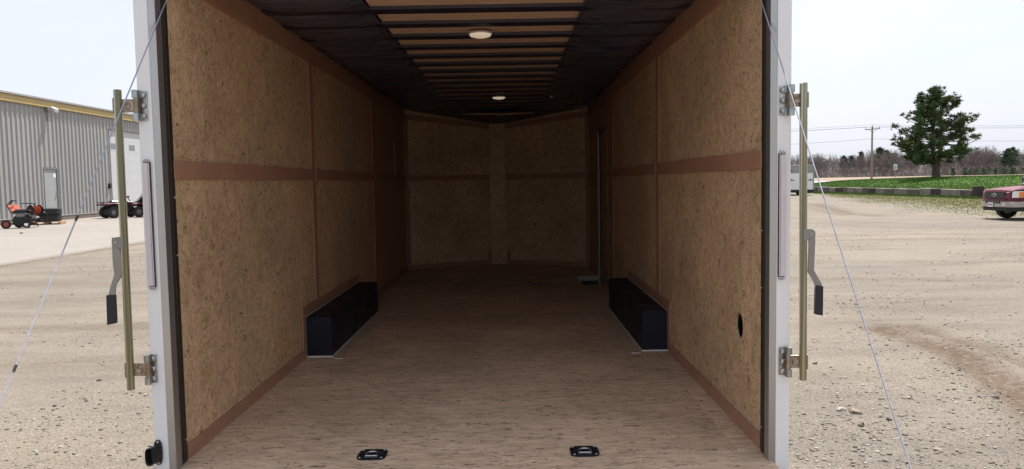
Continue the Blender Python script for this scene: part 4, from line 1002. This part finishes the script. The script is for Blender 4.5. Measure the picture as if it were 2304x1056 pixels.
for s_ in (-1, 1): tk('hood_ridge', 'maroon', lambda m: m.tube([(-.84, s_*.60, 1.10), (-.3, s_*.66, 1.172), (.7, s_*.72, 1.235)], .018, 8), smooth=True, parent=bd)
tk('cab', 'maroon', lambda m: m.add([(.45, -.86, 1.22), (.45, .86, 1.22), (1.20, .70, 1.90), (1.20, -.70, 1.90), (2.95, -.86, 1.22), (2.95, .86, 1.22), (2.75, .70, 1.90), (2.75, -.70, 1.90)], [(0, 1, 2, 3), (7, 6, 5, 4), (0, 4, 5, 1), (1, 5, 6, 2), (2, 6, 7, 3), (3, 7, 4, 0)]), .05, True)
tk('windscreen', 'glass_car', lambda m: m.add([(.48, -.80, 1.27), (.48, .80, 1.27), (1.15, .66, 1.875), (1.15, -.66, 1.875), (.495, -.80, 1.255), (.495, .80, 1.255), (1.165, .66, 1.86), (1.165, -.66, 1.86)], [(0, 1, 2, 3), (7, 6, 5, 4), (0, 4, 5, 1), (1, 5, 6, 2), (2, 6, 7, 3), (3, 7, 4, 0)]))
for s_ in (-1, 1):
    def sidewin(m, x0, x1, x2, x3):
        f = lambda x, z, o: (x, s_*(.862-(z-1.22)*.2353+o), z)
        vs = [f(x0, 1.30, .004), f(x1, 1.30, .004), f(x2, 1.82, .004), f(x3, 1.82, .004)]; m.add(vs+[(a, b_-s_*.02, c_) for a, b_, c_ in vs], [(0, 1, 2, 3), (7, 6, 5, 4), (0, 4, 5, 1), (1, 5, 6, 2), (2, 6, 7, 3), (3, 7, 4, 0)])
    tk('side_window', 'glass_car', lambda m: sidewin(m, .68, 1.80, 1.80, 1.24)); tk('side_window', 'glass_car', lambda m: sidewin(m, 1.92, 2.82, 2.70, 1.92))
    tk('mirror', 'plastic_black', lambda m: (m.box(.78, .88, s_*.95, s_*1.22, 1.30, 1.52), m.box(.81, .85, s_*.86, s_*.95, 1.34, 1.40)), .03)
    tk('door_handle', 'bumper', lambda m: m.box(1.75, 1.92, s_*.97, s_*1.0, 1.06, 1.10), .008)
    # headlight wraps the corner
    def hl(m, x_off=0.):
        pts = [(-.965, .56), (-.93, .74), (-.80, .925), (-.58, .985)]
        lo = [.80, .80, .81, .82]; hi = [1.005, 1.02, 1.04, 1.035]
        vs = []
        for (x, yv), a_, b_ in zip(pts, lo, hi): vs += [(x-.012, s_*(yv+.008), a_), (x-.012, s_*(yv+.008), b_)]
        for (x, yv), a_, b_ in zip(pts, lo, hi): vs += [(x+.06, s_*(yv-.06), a_), (x+.06, s_*(yv-.06), b_)]
        fs = [(2*i, 2*i+2, 2*i+3, 2*i+1) for i in range(3)]+[(2*i+1, 2*i+3, 2*i+11, 2*i+9) for i in range(3)]+[(2*i, 2*i+8, 2*i+10, 2*i+2) for i in range(3)]+[(0, 1, 9, 8), (6, 14, 15, 7)]
        m.add(vs, fs)
    h_ = tk('headlight', 'headlight', hl, .006)
    tk('turn_lens', 'amber', lambda m: m.add([(-.74, s_*.962, .83), (-.585, s_*.998, .835), (-.585, s_*.998, 1.02), (-.72, s_*.965, 1.025), (-.70, s_*.93, .83), (-.56, s_*.96, .835), (-.56, s_*.96, 1.02), (-.70, s_*.93, 1.025)], [(0, 1, 2, 3), (7, 6, 5, 4), (0, 4, 5, 1), (1, 5, 6, 2), (2, 6, 7, 3), (3, 7, 4, 0)]), .003, parent=h_)
    tk('wheel_lip', 'maroon', lambda m: m.tube([(.475*math.cos(t), s_*.972, .38+.475*math.sin(t)) for t in np.linspace(.1, math.pi-.1, 14)], .022, 6), smooth=True)
    for xx in (0., 3.56):
        t_ = tk('wheel', 'tyre', lambda m: wheel_mb(m, (xx, s_*.84, .38), (0, 1, 0), .38, .26, 28), smooth=True)
        tk('rim', 'bumper', lambda m: m.lathe([(0, .05), (.06, .06), (.13, .02), (.19, .03), (.225, .10), (.225, -.08), (0, -.05)], (xx, s_*.84, .38), (0, s_, 0), 20), smooth=True, parent=t_)
tk('underbody', 'black_metal', lambda m: (m.box(.5, 3.1, -.8, .8, .36, .5), m.box(-.55, .5, -.55, .55, .30, .62), m.box(4.0, 4.7, -.7, .7, .4, .6)))
for x_ in (0, 3.56): tk('wheel_well', 'rubber', lambda m: m.box(x_-.44, x_+.44, -.62, .62, .40, .86))
gr_ = tk('grille', 'plastic_black', lambda m: m.prism([(-.565, .78), (.565, .78), (.60, .98), (.57, 1.02), (-.57, 1.02), (-.60, .98)], 'x', -1.015, -.93), .01)
for k in range(4): tk('grille_bar', 'black_metal', lambda m: m.box(-1.022, -1.012, -.54, .54, .815+.05*k, .83+.05*k), parent=gr_)
tk('badge', 'chrome', lambda m: m.prism([(.135*math.cos(t), .905+.055*math.sin(t)) for t in np.linspace(0, 2*math.pi, 25)[:-1]], 'x', -1.032, -1.014), .006, parent=gr_)
tk('badge_face', 'ink', lambda m: m.prism([(.108*math.cos(t), .905+.038*math.sin(t)) for t in np.linspace(0, 2*math.pi, 25)[:-1]], 'x', -1.036, -1.0325), parent=gr_)
tk('grille_surround', 'maroon', lambda m: (m.box(-1.02, -.93, -.64, .64, .735, .775), m.box(-1.015, -.93, -.62, .62, 1.022, 1.05)), .015, parent=gr_)
def bump(m):
    xs = [(-.55, 1.0), (-.80, .985), (-.95, .90), (-1.03, .70), (-1.07, .35), (-1.08, 0)]
    outl = [(x, y_) for x, y_ in xs]+[(x, -y_) for x, y_ in xs[-2::-1]]
    inl = [(x+.14 if abs(y_) < .8 else x+.06, y_*.90) for x, y_ in outl]
    m.prism(outl+inl[::-1], 'z', .46, .685)
bu = tk('front_bumper', 'bumper', bump, .02, True)
tk('bumper_pad', 'maroon', lambda m: m.prism([(-.58, 1.0), (-.80, .985), (-.95, .90), (-1.03, .70), (-1.065, .35), (-1.07, 0), (-1.065, -.35), (-1.03, -.70), (-.95, -.90), (-.80, -.985), (-.58, -1.0), (-.7, -.7), (-.7, .7)], 'z', .688, .735), .01, True)
tk('bumper_slot', 'plastic_black', lambda m: m.box(-1.092, -1.05, -.42, .42, .60, .675), .008, parent=bu)
tk('valance', 'rubber', lambda m: m.prism([(-.55, .97), (-.82, .94), (-1.0, .68), (-1.03, 0), (-1.0, -.68), (-.82, -.94), (-.55, -.97), (-.6, -.6), (-.6, .6)], 'z', .33, .458), .01)
lp = tk('licence_plate', 'plate', lambda m: m.box(-1.105, -1.093, -.08, .23, .475, .63), .004)
for k, (y_, w_) in enumerate(((-.05, .03), (-.01, .03), (.03, .025), (.09, .03), (.13, .03), (.17, .025))): tk('plate_mark', 'ink', lambda m: m.box(-1.1075, -1.1055, y_, y_+w_, .525, .585), parent=lp)
tk('fog_lamp', 'headlight', lambda m: m.cyl((-1.07, -.62, .56), (-1.02, -.62, .56), .05, n=16), parent=bu)

# road sign
sg = atY(2014, 402, 108.); SG = empty('road_sign', (sg[0], 108, lawn_z(np.array(sg[0]), np.array(108.)).item()))
SG.location.z = .55; tag(SG, 'small rectangular road sign on a thin post beyond the lawn', 'sign')
child(SG, 'post', 'galv', lambda m: m.cyl((0, 0, -.2), (0, 0, 2.1), .045, n=8)); child(SG, 'plate', 'plate', lambda m: m.box(-.26, .26, -.05, -.03, 1.95, 2.75), .01)
child(SG, 'plate_mark', 'grey_metal', lambda m: (m.box(-.16, .16, -.054, -.051, 2.45, 2.60), m.box(-.16, .16, -.054, -.051, 2.10, 2.36)))

# utility poles and wires along the road
def upole(x, y, z, h, label):
    U = empty('utility_pole', (x, y, z)); tag(U, label, 'utility pole', 'utility poles along the road')
    child(U, 'pole', 'pole_wood', lambda m: m.cyl((0, 0, -.5), (0, 0, h), .19, .13, n=12), smooth=True)
    child(U, 'crossarm', 'pole_wood', lambda m: (m.bar((-1.25, -.16, h-.45), (1.25, -.16, h-.30), .12, .14), m.bar((-.7, -.2, h-.42), (0, -.18, h-1.0), .03, .05), m.bar((.7, -.2, h-.36), (0, -.18, h-1.0), .03, .05)))
    for dx, dz in ((-1.18, -.42), (0, .0), (1.18, -.28)): child(U, 'insulator', 'galv', lambda m: m.lathe([(0, 0), (.05, 0), (.06, .15), (.04, .2), (.06, .26), (.03, .36), (0, .38)], (dx, -.1 if dx else 0, h+dz), (0, 0, 1), 8))
    return U
pb_ = atY(1961, 405, 128.); pz = 1.0; ptop = atY(1961, 286, 128.)[2]
H = ptop-pz
upole(pb_[0], 128, pz, H, 'tall wooden utility pole with crossarm beside the field')
ends = [(-1, pb_[0]-58, 131), (1, pb_[0]+62, 124)]
for sgn, ex, ey in ends: upole(ex, ey, pz, H-.3, 'wooden utility pole further %s along the road' % ('left' if sgn < 0 else 'right'))
for k, (dx, dz, r) in enumerate(((-1.18, -.05, .018), (0, .36, .018), (1.18, .08, .018), (.1, -2.0, .022))):
    for sgn, ex, ey in ends:
        a = Vector((pb_[0]+dx, 127.9, pz+H+dz)); b = Vector((ex+dx, ey-.1, pz+H-.3+dz)); pts = []
        for t in np.linspace(0, 1, 24): p = a.lerp(b, t); p.z -= 4*(.55 if dz > -1 else .8)*t*(1-t); pts.append(p)
        o = MB().tube(pts, r, 4).build('power_line', 'rubber', None)
        tag(o, ('left-hand top', 'middle top', 'right-hand top', 'lowest')[k]+' power line running %s from the tall pole' % ('left' if sgn < 0 else 'right'), 'wire', 'power lines along the road')
    if k == 2: pass

# ------------------------------------------------------------------ trees
def tuft_template(n, size, seed, droop=.2):
    r = np.random.default_rng(seed); d = r.normal(size=(n, 3)); d[:, 2] = np.abs(d[:, 2])*.9-.15*droop; d /= np.linalg.norm(d, axis=1)[:, None]
    L = size*(.6+.5*r.random(n)); side = np.cross(d, r.normal(size=(n, 3))); side /= np.linalg.norm(side, axis=1)[:, None]
    w = size*.13; base = d*size*.06
    V = np.stack([base-side*w*.5, base+side*w*.5, d*L[:, None]+side*w*.35, d*L[:, None]-side*w*.35], 1)
    return V  # n,4,3
def quads_from(V): n = V.shape[0]; return V.reshape(-1, 3), np.arange(n*4).reshape(n, 4)
def scatter_tufts(points, size, n, seed, jitter=.35, variants=10):
    r = np.random.default_rng(seed); tm = [tuft_template(n, 1., seed+100+k) for k in range(variants)]; out = []
    for p in points:
        t = tm[r.integers(variants)]; a = r.random()*6.283; c_, s_ = math.cos(a), math.sin(a)
        Rm = np.array([[c_, -s_, 0], [s_, c_, 0], [0, 0, 1]]); out.append((t @ Rm.T)*size*(1-jitter+2*jitter*r.random())+np.asarray(p))
    return np.concatenate(out)

def big_pine(x, y, z):
    r = np.random.default_rng(11); root = empty('pine_tree', (x, y, z)); tag(root, 'broad dark pine with twin trunk standing alone on the lawn', 'tree')
    hz = [1.2, 1.6, 2.0, 2.5, 3.4, 4.3, 5.3, 6.3, 7.2, 7.7, 8.4, 8.9, 9.2]
    lw = [1.3, 2.3, 2.9, 3.6, 3.9, 3.7, 3.0, 2.3, 2.0, 1.5, .9, .45, .15]; rw = [.3, .7, 2.3, 3.3, 3.5, 3.1, 2.9, 2.4, 1.7, 1.4, .85, .4, .15]
    tr = MB()
    t1 = [(.0, 0, -.2), (-.10, 0, .9), (-.28, 0, 1.9), (-.42, .05, 3.2), (-.40, .1, 5.0), (-.25, .1, 7.0), (-.15, .05, 8.8)]
    t2 = [(.05, 0, .7), (.12, -.05, 1.6), (.30, -.1, 2.4), (.34, -.12, 4.0), (.28, -.1, 5.8), (.22, 0, 7.6)]
    tr.tube(t1, [.46, .34, .24, .20, .16, .10, .03], 12); tr.tube(t2, [.26, .22, .19, .17, .12, .04], 10)
    pts = []
    limbs = MB()
    for k in range(185):
        h = 1.55+7.2*(k/185)**1.1; az = r.random()*2*math.pi if k % 3 else (r.choice([0, math.pi])+r.normal()*.5)
        ca_, sa = math.cos(az), math.sin(az); mixr = (ca_+1)/2
        rad = (np.interp(h, hz, lw)*(1-mixr)+np.interp(h, hz, rw)*mixr)*(.55+.52*r.random())
        if h < 2.3 and ca_ > .3: continue
        trunk = t1 if ca_ < .1 else t2
        zz = min(h-.05*rad, trunk[-1][2]-.1); tx = np.interp(zz, [p[2] for p in trunk], [p[0] for p in trunk]); ty = np.interp(zz, [p[2] for p in trunk], [p[1] for p in trunk])
        A = np.array([tx, ty, zz]); rise = -.10+.06*h+r.normal()*.07
        Lp = []
        for t in np.linspace(0, 1, 6): Lp.append(A+np.array([ca_*rad*t, sa*rad*t, rad*(rise*t-.12*math.sin(t*3.1))])+r.normal(size=3)*.05*t)
        limbs.tube([tuple(p) for p in Lp], [.055*(1-.75*t)*(1.2-.06*h)+.008 for t in np.linspace(0, 1, 6)], 5)
        nb = int(2+rad*1.7)
        for j in range(nb):
            t = .36+.64*r.random()**.8 if h < 6.5 else .1+.9*r.random()
            i = t*5; i0 = min(4, int(i)); p = Lp[i0]+(Lp[i0+1]-Lp[i0])*(i-i0)
            sd = np.array([-sa, ca_, 0])*r.normal()*.36*rad*.36*(1.3-t)+np.array([ca_, sa, 0])*r.random()*.25
            e = p+sd+np.array([0, 0, .10+.20*r.random()])
            limbs.tube([tuple(p), tuple((p+e)/2+np.array([0, 0, -.02])), tuple(e)], [.018, .014, .008], 3)
            for q in range(2): pts.append(e+r.normal(size=3)*.12-sd*.3*q)
        for q in range(2): pts.append(Lp[-1]+r.normal(size=3)*.08)
    for k in range(60): pts.append(np.array([-.1, .05, 8.6])+r.normal(size=3)*np.array([.38, .38, .28]))
    tr.build('trunk', 'bark', root, True); limbs.build('limbs', 'bark', root, True)
    Vt, Ft = quads_from(scatter_tufts(pts, .33, 20, 5)); cr = raw_mesh('crown', Vt, Ft, 'needle', root)
    return root
tb = atX(2107, 400, 43.8); big_pine(43.8, tb[1], float(lawn_z(np.array(43.8), np.array(tb[1])))-.05)

def conifer(x, y, z, h, wd, label, group=None, seed=0, bare=.15, name='evergreen_tree'):
    r = np.random.default_rng(seed+50); root = empty(name, (x, y, z)); tag(root, label, 'shrub' if name == 'young_spruce' else 'tree', group)
    tr = MB(); tr.tube([(0, 0, -.3), (.02*h*r.normal(), 0, h*.5), (0, 0, h*.97)], [.028*h, .018*h, .004*h], 7)
    pts = []
    nl = int(10+h*2.2)
    for k in range(nl):
        t = bare+(1-bare)*k/nl; rad = wd*(1-t)**.6*(.35+.85*r.random())+.06*wd
        for j in range(6):
            az = r.random()*6.283; rr = rad*(.75+.35*r.random()); up = .12*rr
            tr.tube([(0, 0, t*h), (math.cos(az)*rr, math.sin(az)*rr, t*h+up)], [.008*h**.6, .002*h], 3)
            for q in np.linspace(.35, 1, 3): pts.append((math.cos(az)*rr*q, math.sin(az)*rr*q, t*h+up*q))
    pts.append((0, 0, h*.97))
    tr.build('trunk', 'bark', root)
    Vt, Ft = quads_from(scatter_tufts(pts, max(.28, .075*h), 14, seed+9)); raw_mesh('crown', Vt, Ft, 'needle_far', root); return root
FZ = lambda y: float(np.interp(y, [124.4, 160, 220, 300, 420], [.99, 1.05, 1.18, 1.32, 1.5]))
ev = [(1842, 366, 300, 2.4, 'dark evergreen just right of the far white trailer'), (1899, 352, 296, 3.0, 'evergreen in the bare woods left of the tall utility pole'), (1938, 343, 300, 1.9, 'slim evergreen rising above the woods just left of the tall utility pole'),
      (1916, 352, 304, 2.6, 'rounded evergreen between two bare trees left of the pole'), (1980, 334, 298, 3.4, 'tall evergreen behind the woods right of the utility pole'), (1995, 340, 300, 2.8, 'evergreen top between the utility pole and the lone pine'),
      (2010, 346, 302, 3.4, 'evergreen partly hidden behind the left side of the lone pine'), (2268, 337, 292, 3.2, 'tall evergreen right of the lone pine, left one of a pair'), (2279, 334, 295, 3.8, 'tallest evergreen right of the lone pine, right one of a pair')]
for k, (px_x, px_y, Y, wd, lab) in enumerate(ev):
    Y += 8 if k < 7 else 0; tp = atY(px_x, px_y, Y); conifer(tp[0], Y, FZ(Y), tp[2]-FZ(Y), wd*1.25, lab, 'evergreens in the far woods', k, .30 if k >= 7 else .12)
ORD = 'first second third fourth fifth sixth seventh eighth ninth tenth eleventh twelfth thirteenth'.split()
for k, (px_x, px_y) in enumerate([(2147, 381), (2171, 378), (2181, 382), (2197, 380), (2212, 376), (2226, 377), (2240, 379), (2252, 378), (2262, 379), (2276, 377), (2285, 380), (2301, 378), (2316, 379)]):
    Y = 268+7*((k*5) % 4); tp = atY(px_x+(k*7 % 5)-2, px_y+(k*11 % 5)-2, Y); conifer(tp[0], Y, FZ(Y), max(1.2, tp[2]-FZ(Y)), 1.5+.5*(k % 3), '%s young spruce from the left in the low row along the field edge' % ORD[k], 'young spruces along the field edge', 30+k, .0, 'young_spruce')

# bare woods: one far mass of leafless trees
def bare_template(seed):
    r = np.random.default_rng(seed); tris = []
    def stick(a, b, w):
        d = b-a; s_ = np.cross(d, r.normal(size=3)); s_ /= np.linalg.norm(s_)+1e-9
        tris.append((a-s_*w/2, a+s_*w/2, b+s_*w*.18)); s2 = np.cross(d/np.linalg.norm(d), s_); tris.append((a-s2*w/2, a+s2*w/2, b+s2*w*.18))
    def grow(p, d, L, w, lev):
        q = p+d*L; stick(p, q, w)
        if lev == 0: return
        n = (6, 7, 7)[lev-1] if lev <= 3 else 7
        for k in range(n):
            t = .30+.70*(k+r.random())/n; dd = d+r.normal(size=3)*(.55 if lev < 3 else .48); dd[2] += .22; dd /= np.linalg.norm(dd)
            grow(p+d*L*t, dd, L*(.44+.16*r.random()), max(.055, w*.5), lev-1)
    grow(np.zeros(3), np.array([.03*r.normal(), .03*r.normal(), 1.]), 6.2, .26, 3)
    A = np.array(tris).reshape(-1, 3); A /= A[:, 2].max(); return A
tmpl = [bare_template(s) for s in range(9)]
outV = []
r = np.random.default_rng(3)
def wood_top(x, Y):          # silhouette height of the woods, read off against the sky
    pxx = 1142+1734*(x-C[0])/(Y-C[1])
    yy = np.interp(pxx, [1500, 1780, 1850, 1900, 1950, 2000, 2080, 2150, 2215, 2240, 2290, 2330, 2600], [352, 352, 354, 358, 346, 344, 352, 345, 338, 350, 344, 335, 336])
    hy = 410.6-.0174*(pxx-1142); return C[2]+(hy-yy)*(Y-C[1])/1734-.6
for k in range(820):
    Y = 288+r.random()**1.2*38; x = 40+r.random()*230; h = max(3.5, float(wood_top(x, Y))*(.86+.32*r.random()))
    if r.random() < .22: h *= .55
    A = tmpl[r.integers(9)]; a = r.random()*6.283; c_, s_ = math.cos(a), math.sin(a)
    Rm = np.array([[c_, -s_, 0], [s_, c_, 0], [0, 0, 1]]); wv = .85+.5*r.random()
    outV.append((A @ Rm.T)*np.array([h*wv, h*wv, h])+np.array([x, Y, FZ(Y)-.1]))
Vb = np.concatenate(outV); bw_ = raw_mesh('bare_woods', Vb, np.arange(len(Vb)).reshape(-1, 3), 'twig')
tag(bw_, 'far mass of grey leafless woods behind the field', 'woods', kind='stuff')
# brush at the foot of the woods
n = 60000; x = 40+r.random(n)*230; Y = 284+r.random(n)*34; base = np.stack([x, Y, 1.25+r.random(n)**1.6*3.4], 1); d = r.normal(size=(n, 3)); d[:, 2] = np.abs(d[:, 2])*1.4; d *= .75; s_ = r.normal(size=(n, 3)); s_ /= np.linalg.norm(s_, axis=1)[:, None]
Vb = np.stack([base-s_*.05, base+s_*.05, base+d], 1).reshape(-1, 3)
us = raw_mesh('underbrush', Vb, np.arange(len(Vb)).reshape(-1, 3), 'twig'); tag(us, 'dry tangled underbrush at the foot of the far woods', 'underbrush', kind='stuff')

# ------------------------------------------------------------------ grass
def blades(name, P, h, w, mat, label, seed, lean=.5):
    r = np.random.default_rng(seed); n = len(P); a = r.random(n)*6.283; s_ = np.stack([np.cos(a), np.sin(a), np.zeros(n)], 1); hh = h*(.5+r.random(n)); ww = w*(.6+.8*r.random(n))
    tip = np.stack([r.normal(size=n)*lean, r.normal(size=n)*lean, np.ones(n)], 1)*hh[:, None]
    V = np.stack([P-s_*ww[:, None]/2, P+s_*ww[:, None]/2, P+tip], 1).reshape(-1, 3)
    o = raw_mesh(name, V, np.arange(len(V)).reshape(-1, 3), mat); tag(o, label, 'grass', kind='stuff'); return o
n = 300000; x = 15+r.random(n)*18; y = 18+r.random(n)**1.1*58; ga = grass_amount(x, y); keep = r.random(n) < np.clip(ga*1.15-.12, 0, 1)**1.3; x, y = x[keep], y[keep]
blades('sparse_grass', np.stack([x, y, ground_z(x, y)-.005], 1), .055, .032, 'blade_dry', 'thin patchy grass between the gravel and the block wall', 5, .9)
n = 26000; x = 31.2+r.random(n)*1.45; y = 48+r.random(n)*34
blades('wall_grass', np.stack([x, y, ground_z(x, y)-.005], 1), .14, .05, 'blade_green', 'fresh green grass along the foot of the block wall', 6, .5)
n = 190000; x = 33.3+r.random(n)**1.4*24; y = 44+r.random(n)*66
blades('lawn_grass', np.stack([x, y, lawn_z(x, y)-.01], 1), .08, .045, 'blade_green', 'short green grass covering the lawn bank', 8, .6)

# ------------------------------------------------------------------ gravel and stones
def rock_templates(k):
    bm = bmesh.new(); bmesh.ops.create_icosphere(bm, subdivisions=1, radius=1.); V0 = np.array([v.co[:] for v in bm.verts]); F0 = np.array([[v.index for v in f.verts] for f in bm.faces]); bm.free()
    r = np.random.default_rng(77); out = []
    for i in range(k): out.append(V0*(.65+.6*r.random((len(V0), 1)))*np.array([1., .85, .62])*(.8+.4*r.random(3)))
    return out, F0
RT, RF = rock_templates(14)
def gravel(n, seed):
    r = np.random.default_rng(seed); Vs = []; Fs = []; off = 0; done = 0
    while done < n:
        m = n-done
        d = 3.6*np.exp(r.random(m)*2.15); th = r.random(m)*1.64-.82; x = C[0]+d*np.sin(th); y = C[1]+d*np.cos(th)
        ok = ((np.abs(x) > 1.35) | (y > 9)) & (x > -11.2) & (y > -.5)
        cl_ = fbm(x*.9, y*1.1, 3)+.35*fbm(x*5, y*5, 2); ok &= r.random(m) < np.clip(.22+3.2*cl_, .04, 1)
        x, y, d = x[ok], y[ok], d[ok]; done += len(x)+int(.02*m)+1
        z = ground_z(x, y)
        sz = (.0020+.0040*r.random(len(x))**2.5+.014*r.random(len(x))**14)*(1+.018*d)
        for i in range(len(x)):
            a = r.random()*6.283; c_, s_ = math.cos(a), math.sin(a); T_ = RT[r.integers(14)]
            q = np.empty_like(T_); q[:, 0] = T_[:, 0]*c_-T_[:, 1]*s_; q[:, 1] = T_[:, 0]*s_+T_[:, 1]*c_; q[:, 2] = T_[:, 2]
            Vs.append(q*sz[i]+(x[i], y[i], z[i]+sz[i]*.05)); Fs.append(RF+off); off += len(T_)
    return np.concatenate(Vs), np.concatenate(Fs)
Vg, Fg = gravel(70000, 21)
o = raw_mesh('gravel', Vg, Fg, 'pebble'); tag(o, 'loose mixed gravel scattered over the sandy yard', 'gravel', kind='stuff')
def stone(px, size, mat, label, seed):
    r = np.random.default_rng(seed); bm = bmesh.new(); bmesh.ops.create_icosphere(bm, subdivisions=2, radius=1.)
    for v in bm.verts:
        c = v.co.copy(); k = 1+.30*math.sin(3.1*c.x+seed)*math.cos(2.7*c.y+seed*2)+.14*math.sin(7*c.z+seed*3+4*c.x); v.co = Vector((c.x*size[0]*k, c.y*size[1]*k, max(-.3, c.z*k)*size[2]))
    me = bpy.data.meshes.new('stone'); bm.to_mesh(me); bm.free(); me.materials.append(MAT[mat]); o = bpy.data.objects.new('stone', me); COL.objects.link(o)
    g = gnd(*px); o.location = (g[0], g[1], float(ground_z(np.array(g[0]), np.array(g[1])))+size[2]*.2); o.rotation_euler = (0, 0, seed); tag(o, label, 'stone', 'larger stones in the yard')
for a in [((1892, 925), (.045, .03, .018), 'stone_pale', 'flat pale stone left of the flat dark-sided one, right of the trailer', 1), ((1923, 931), (.048, .033, .024), 'stone_tan', 'largest flat stone right of the trailer, dark on its near side', 2), ((1937, 960), (.023, .022, .023), 'stone_tan', 'rounded tan stone in front of the two flat stones', 3),
          ((1981, 940), (.022, .018, .016), 'stone_pale', 'small pale stone just left of the right cable', 4), ((2000, 947), (.020, .018, .014), 'stone_dark', 'small dark stone touching the right cable in the picture', 5), ((2046, 900), (.021, .019, .017), 'stone_pale', 'lone pale stone right of the right cable', 6),
          ((1834, 820), (.026, .016, .014), 'stone_dark', 'dark oval stone beside the lower hinge of the right bar lock', 7), ((2110, 1016), (.03, .024, .014), 'stone_tan', 'tan stone near the bottom edge right of the right cable', 8), ((2238, 898), (.034, .02, .014), 'stone_dark', 'dark stone by the wet tyre track', 9)]: stone(*a)
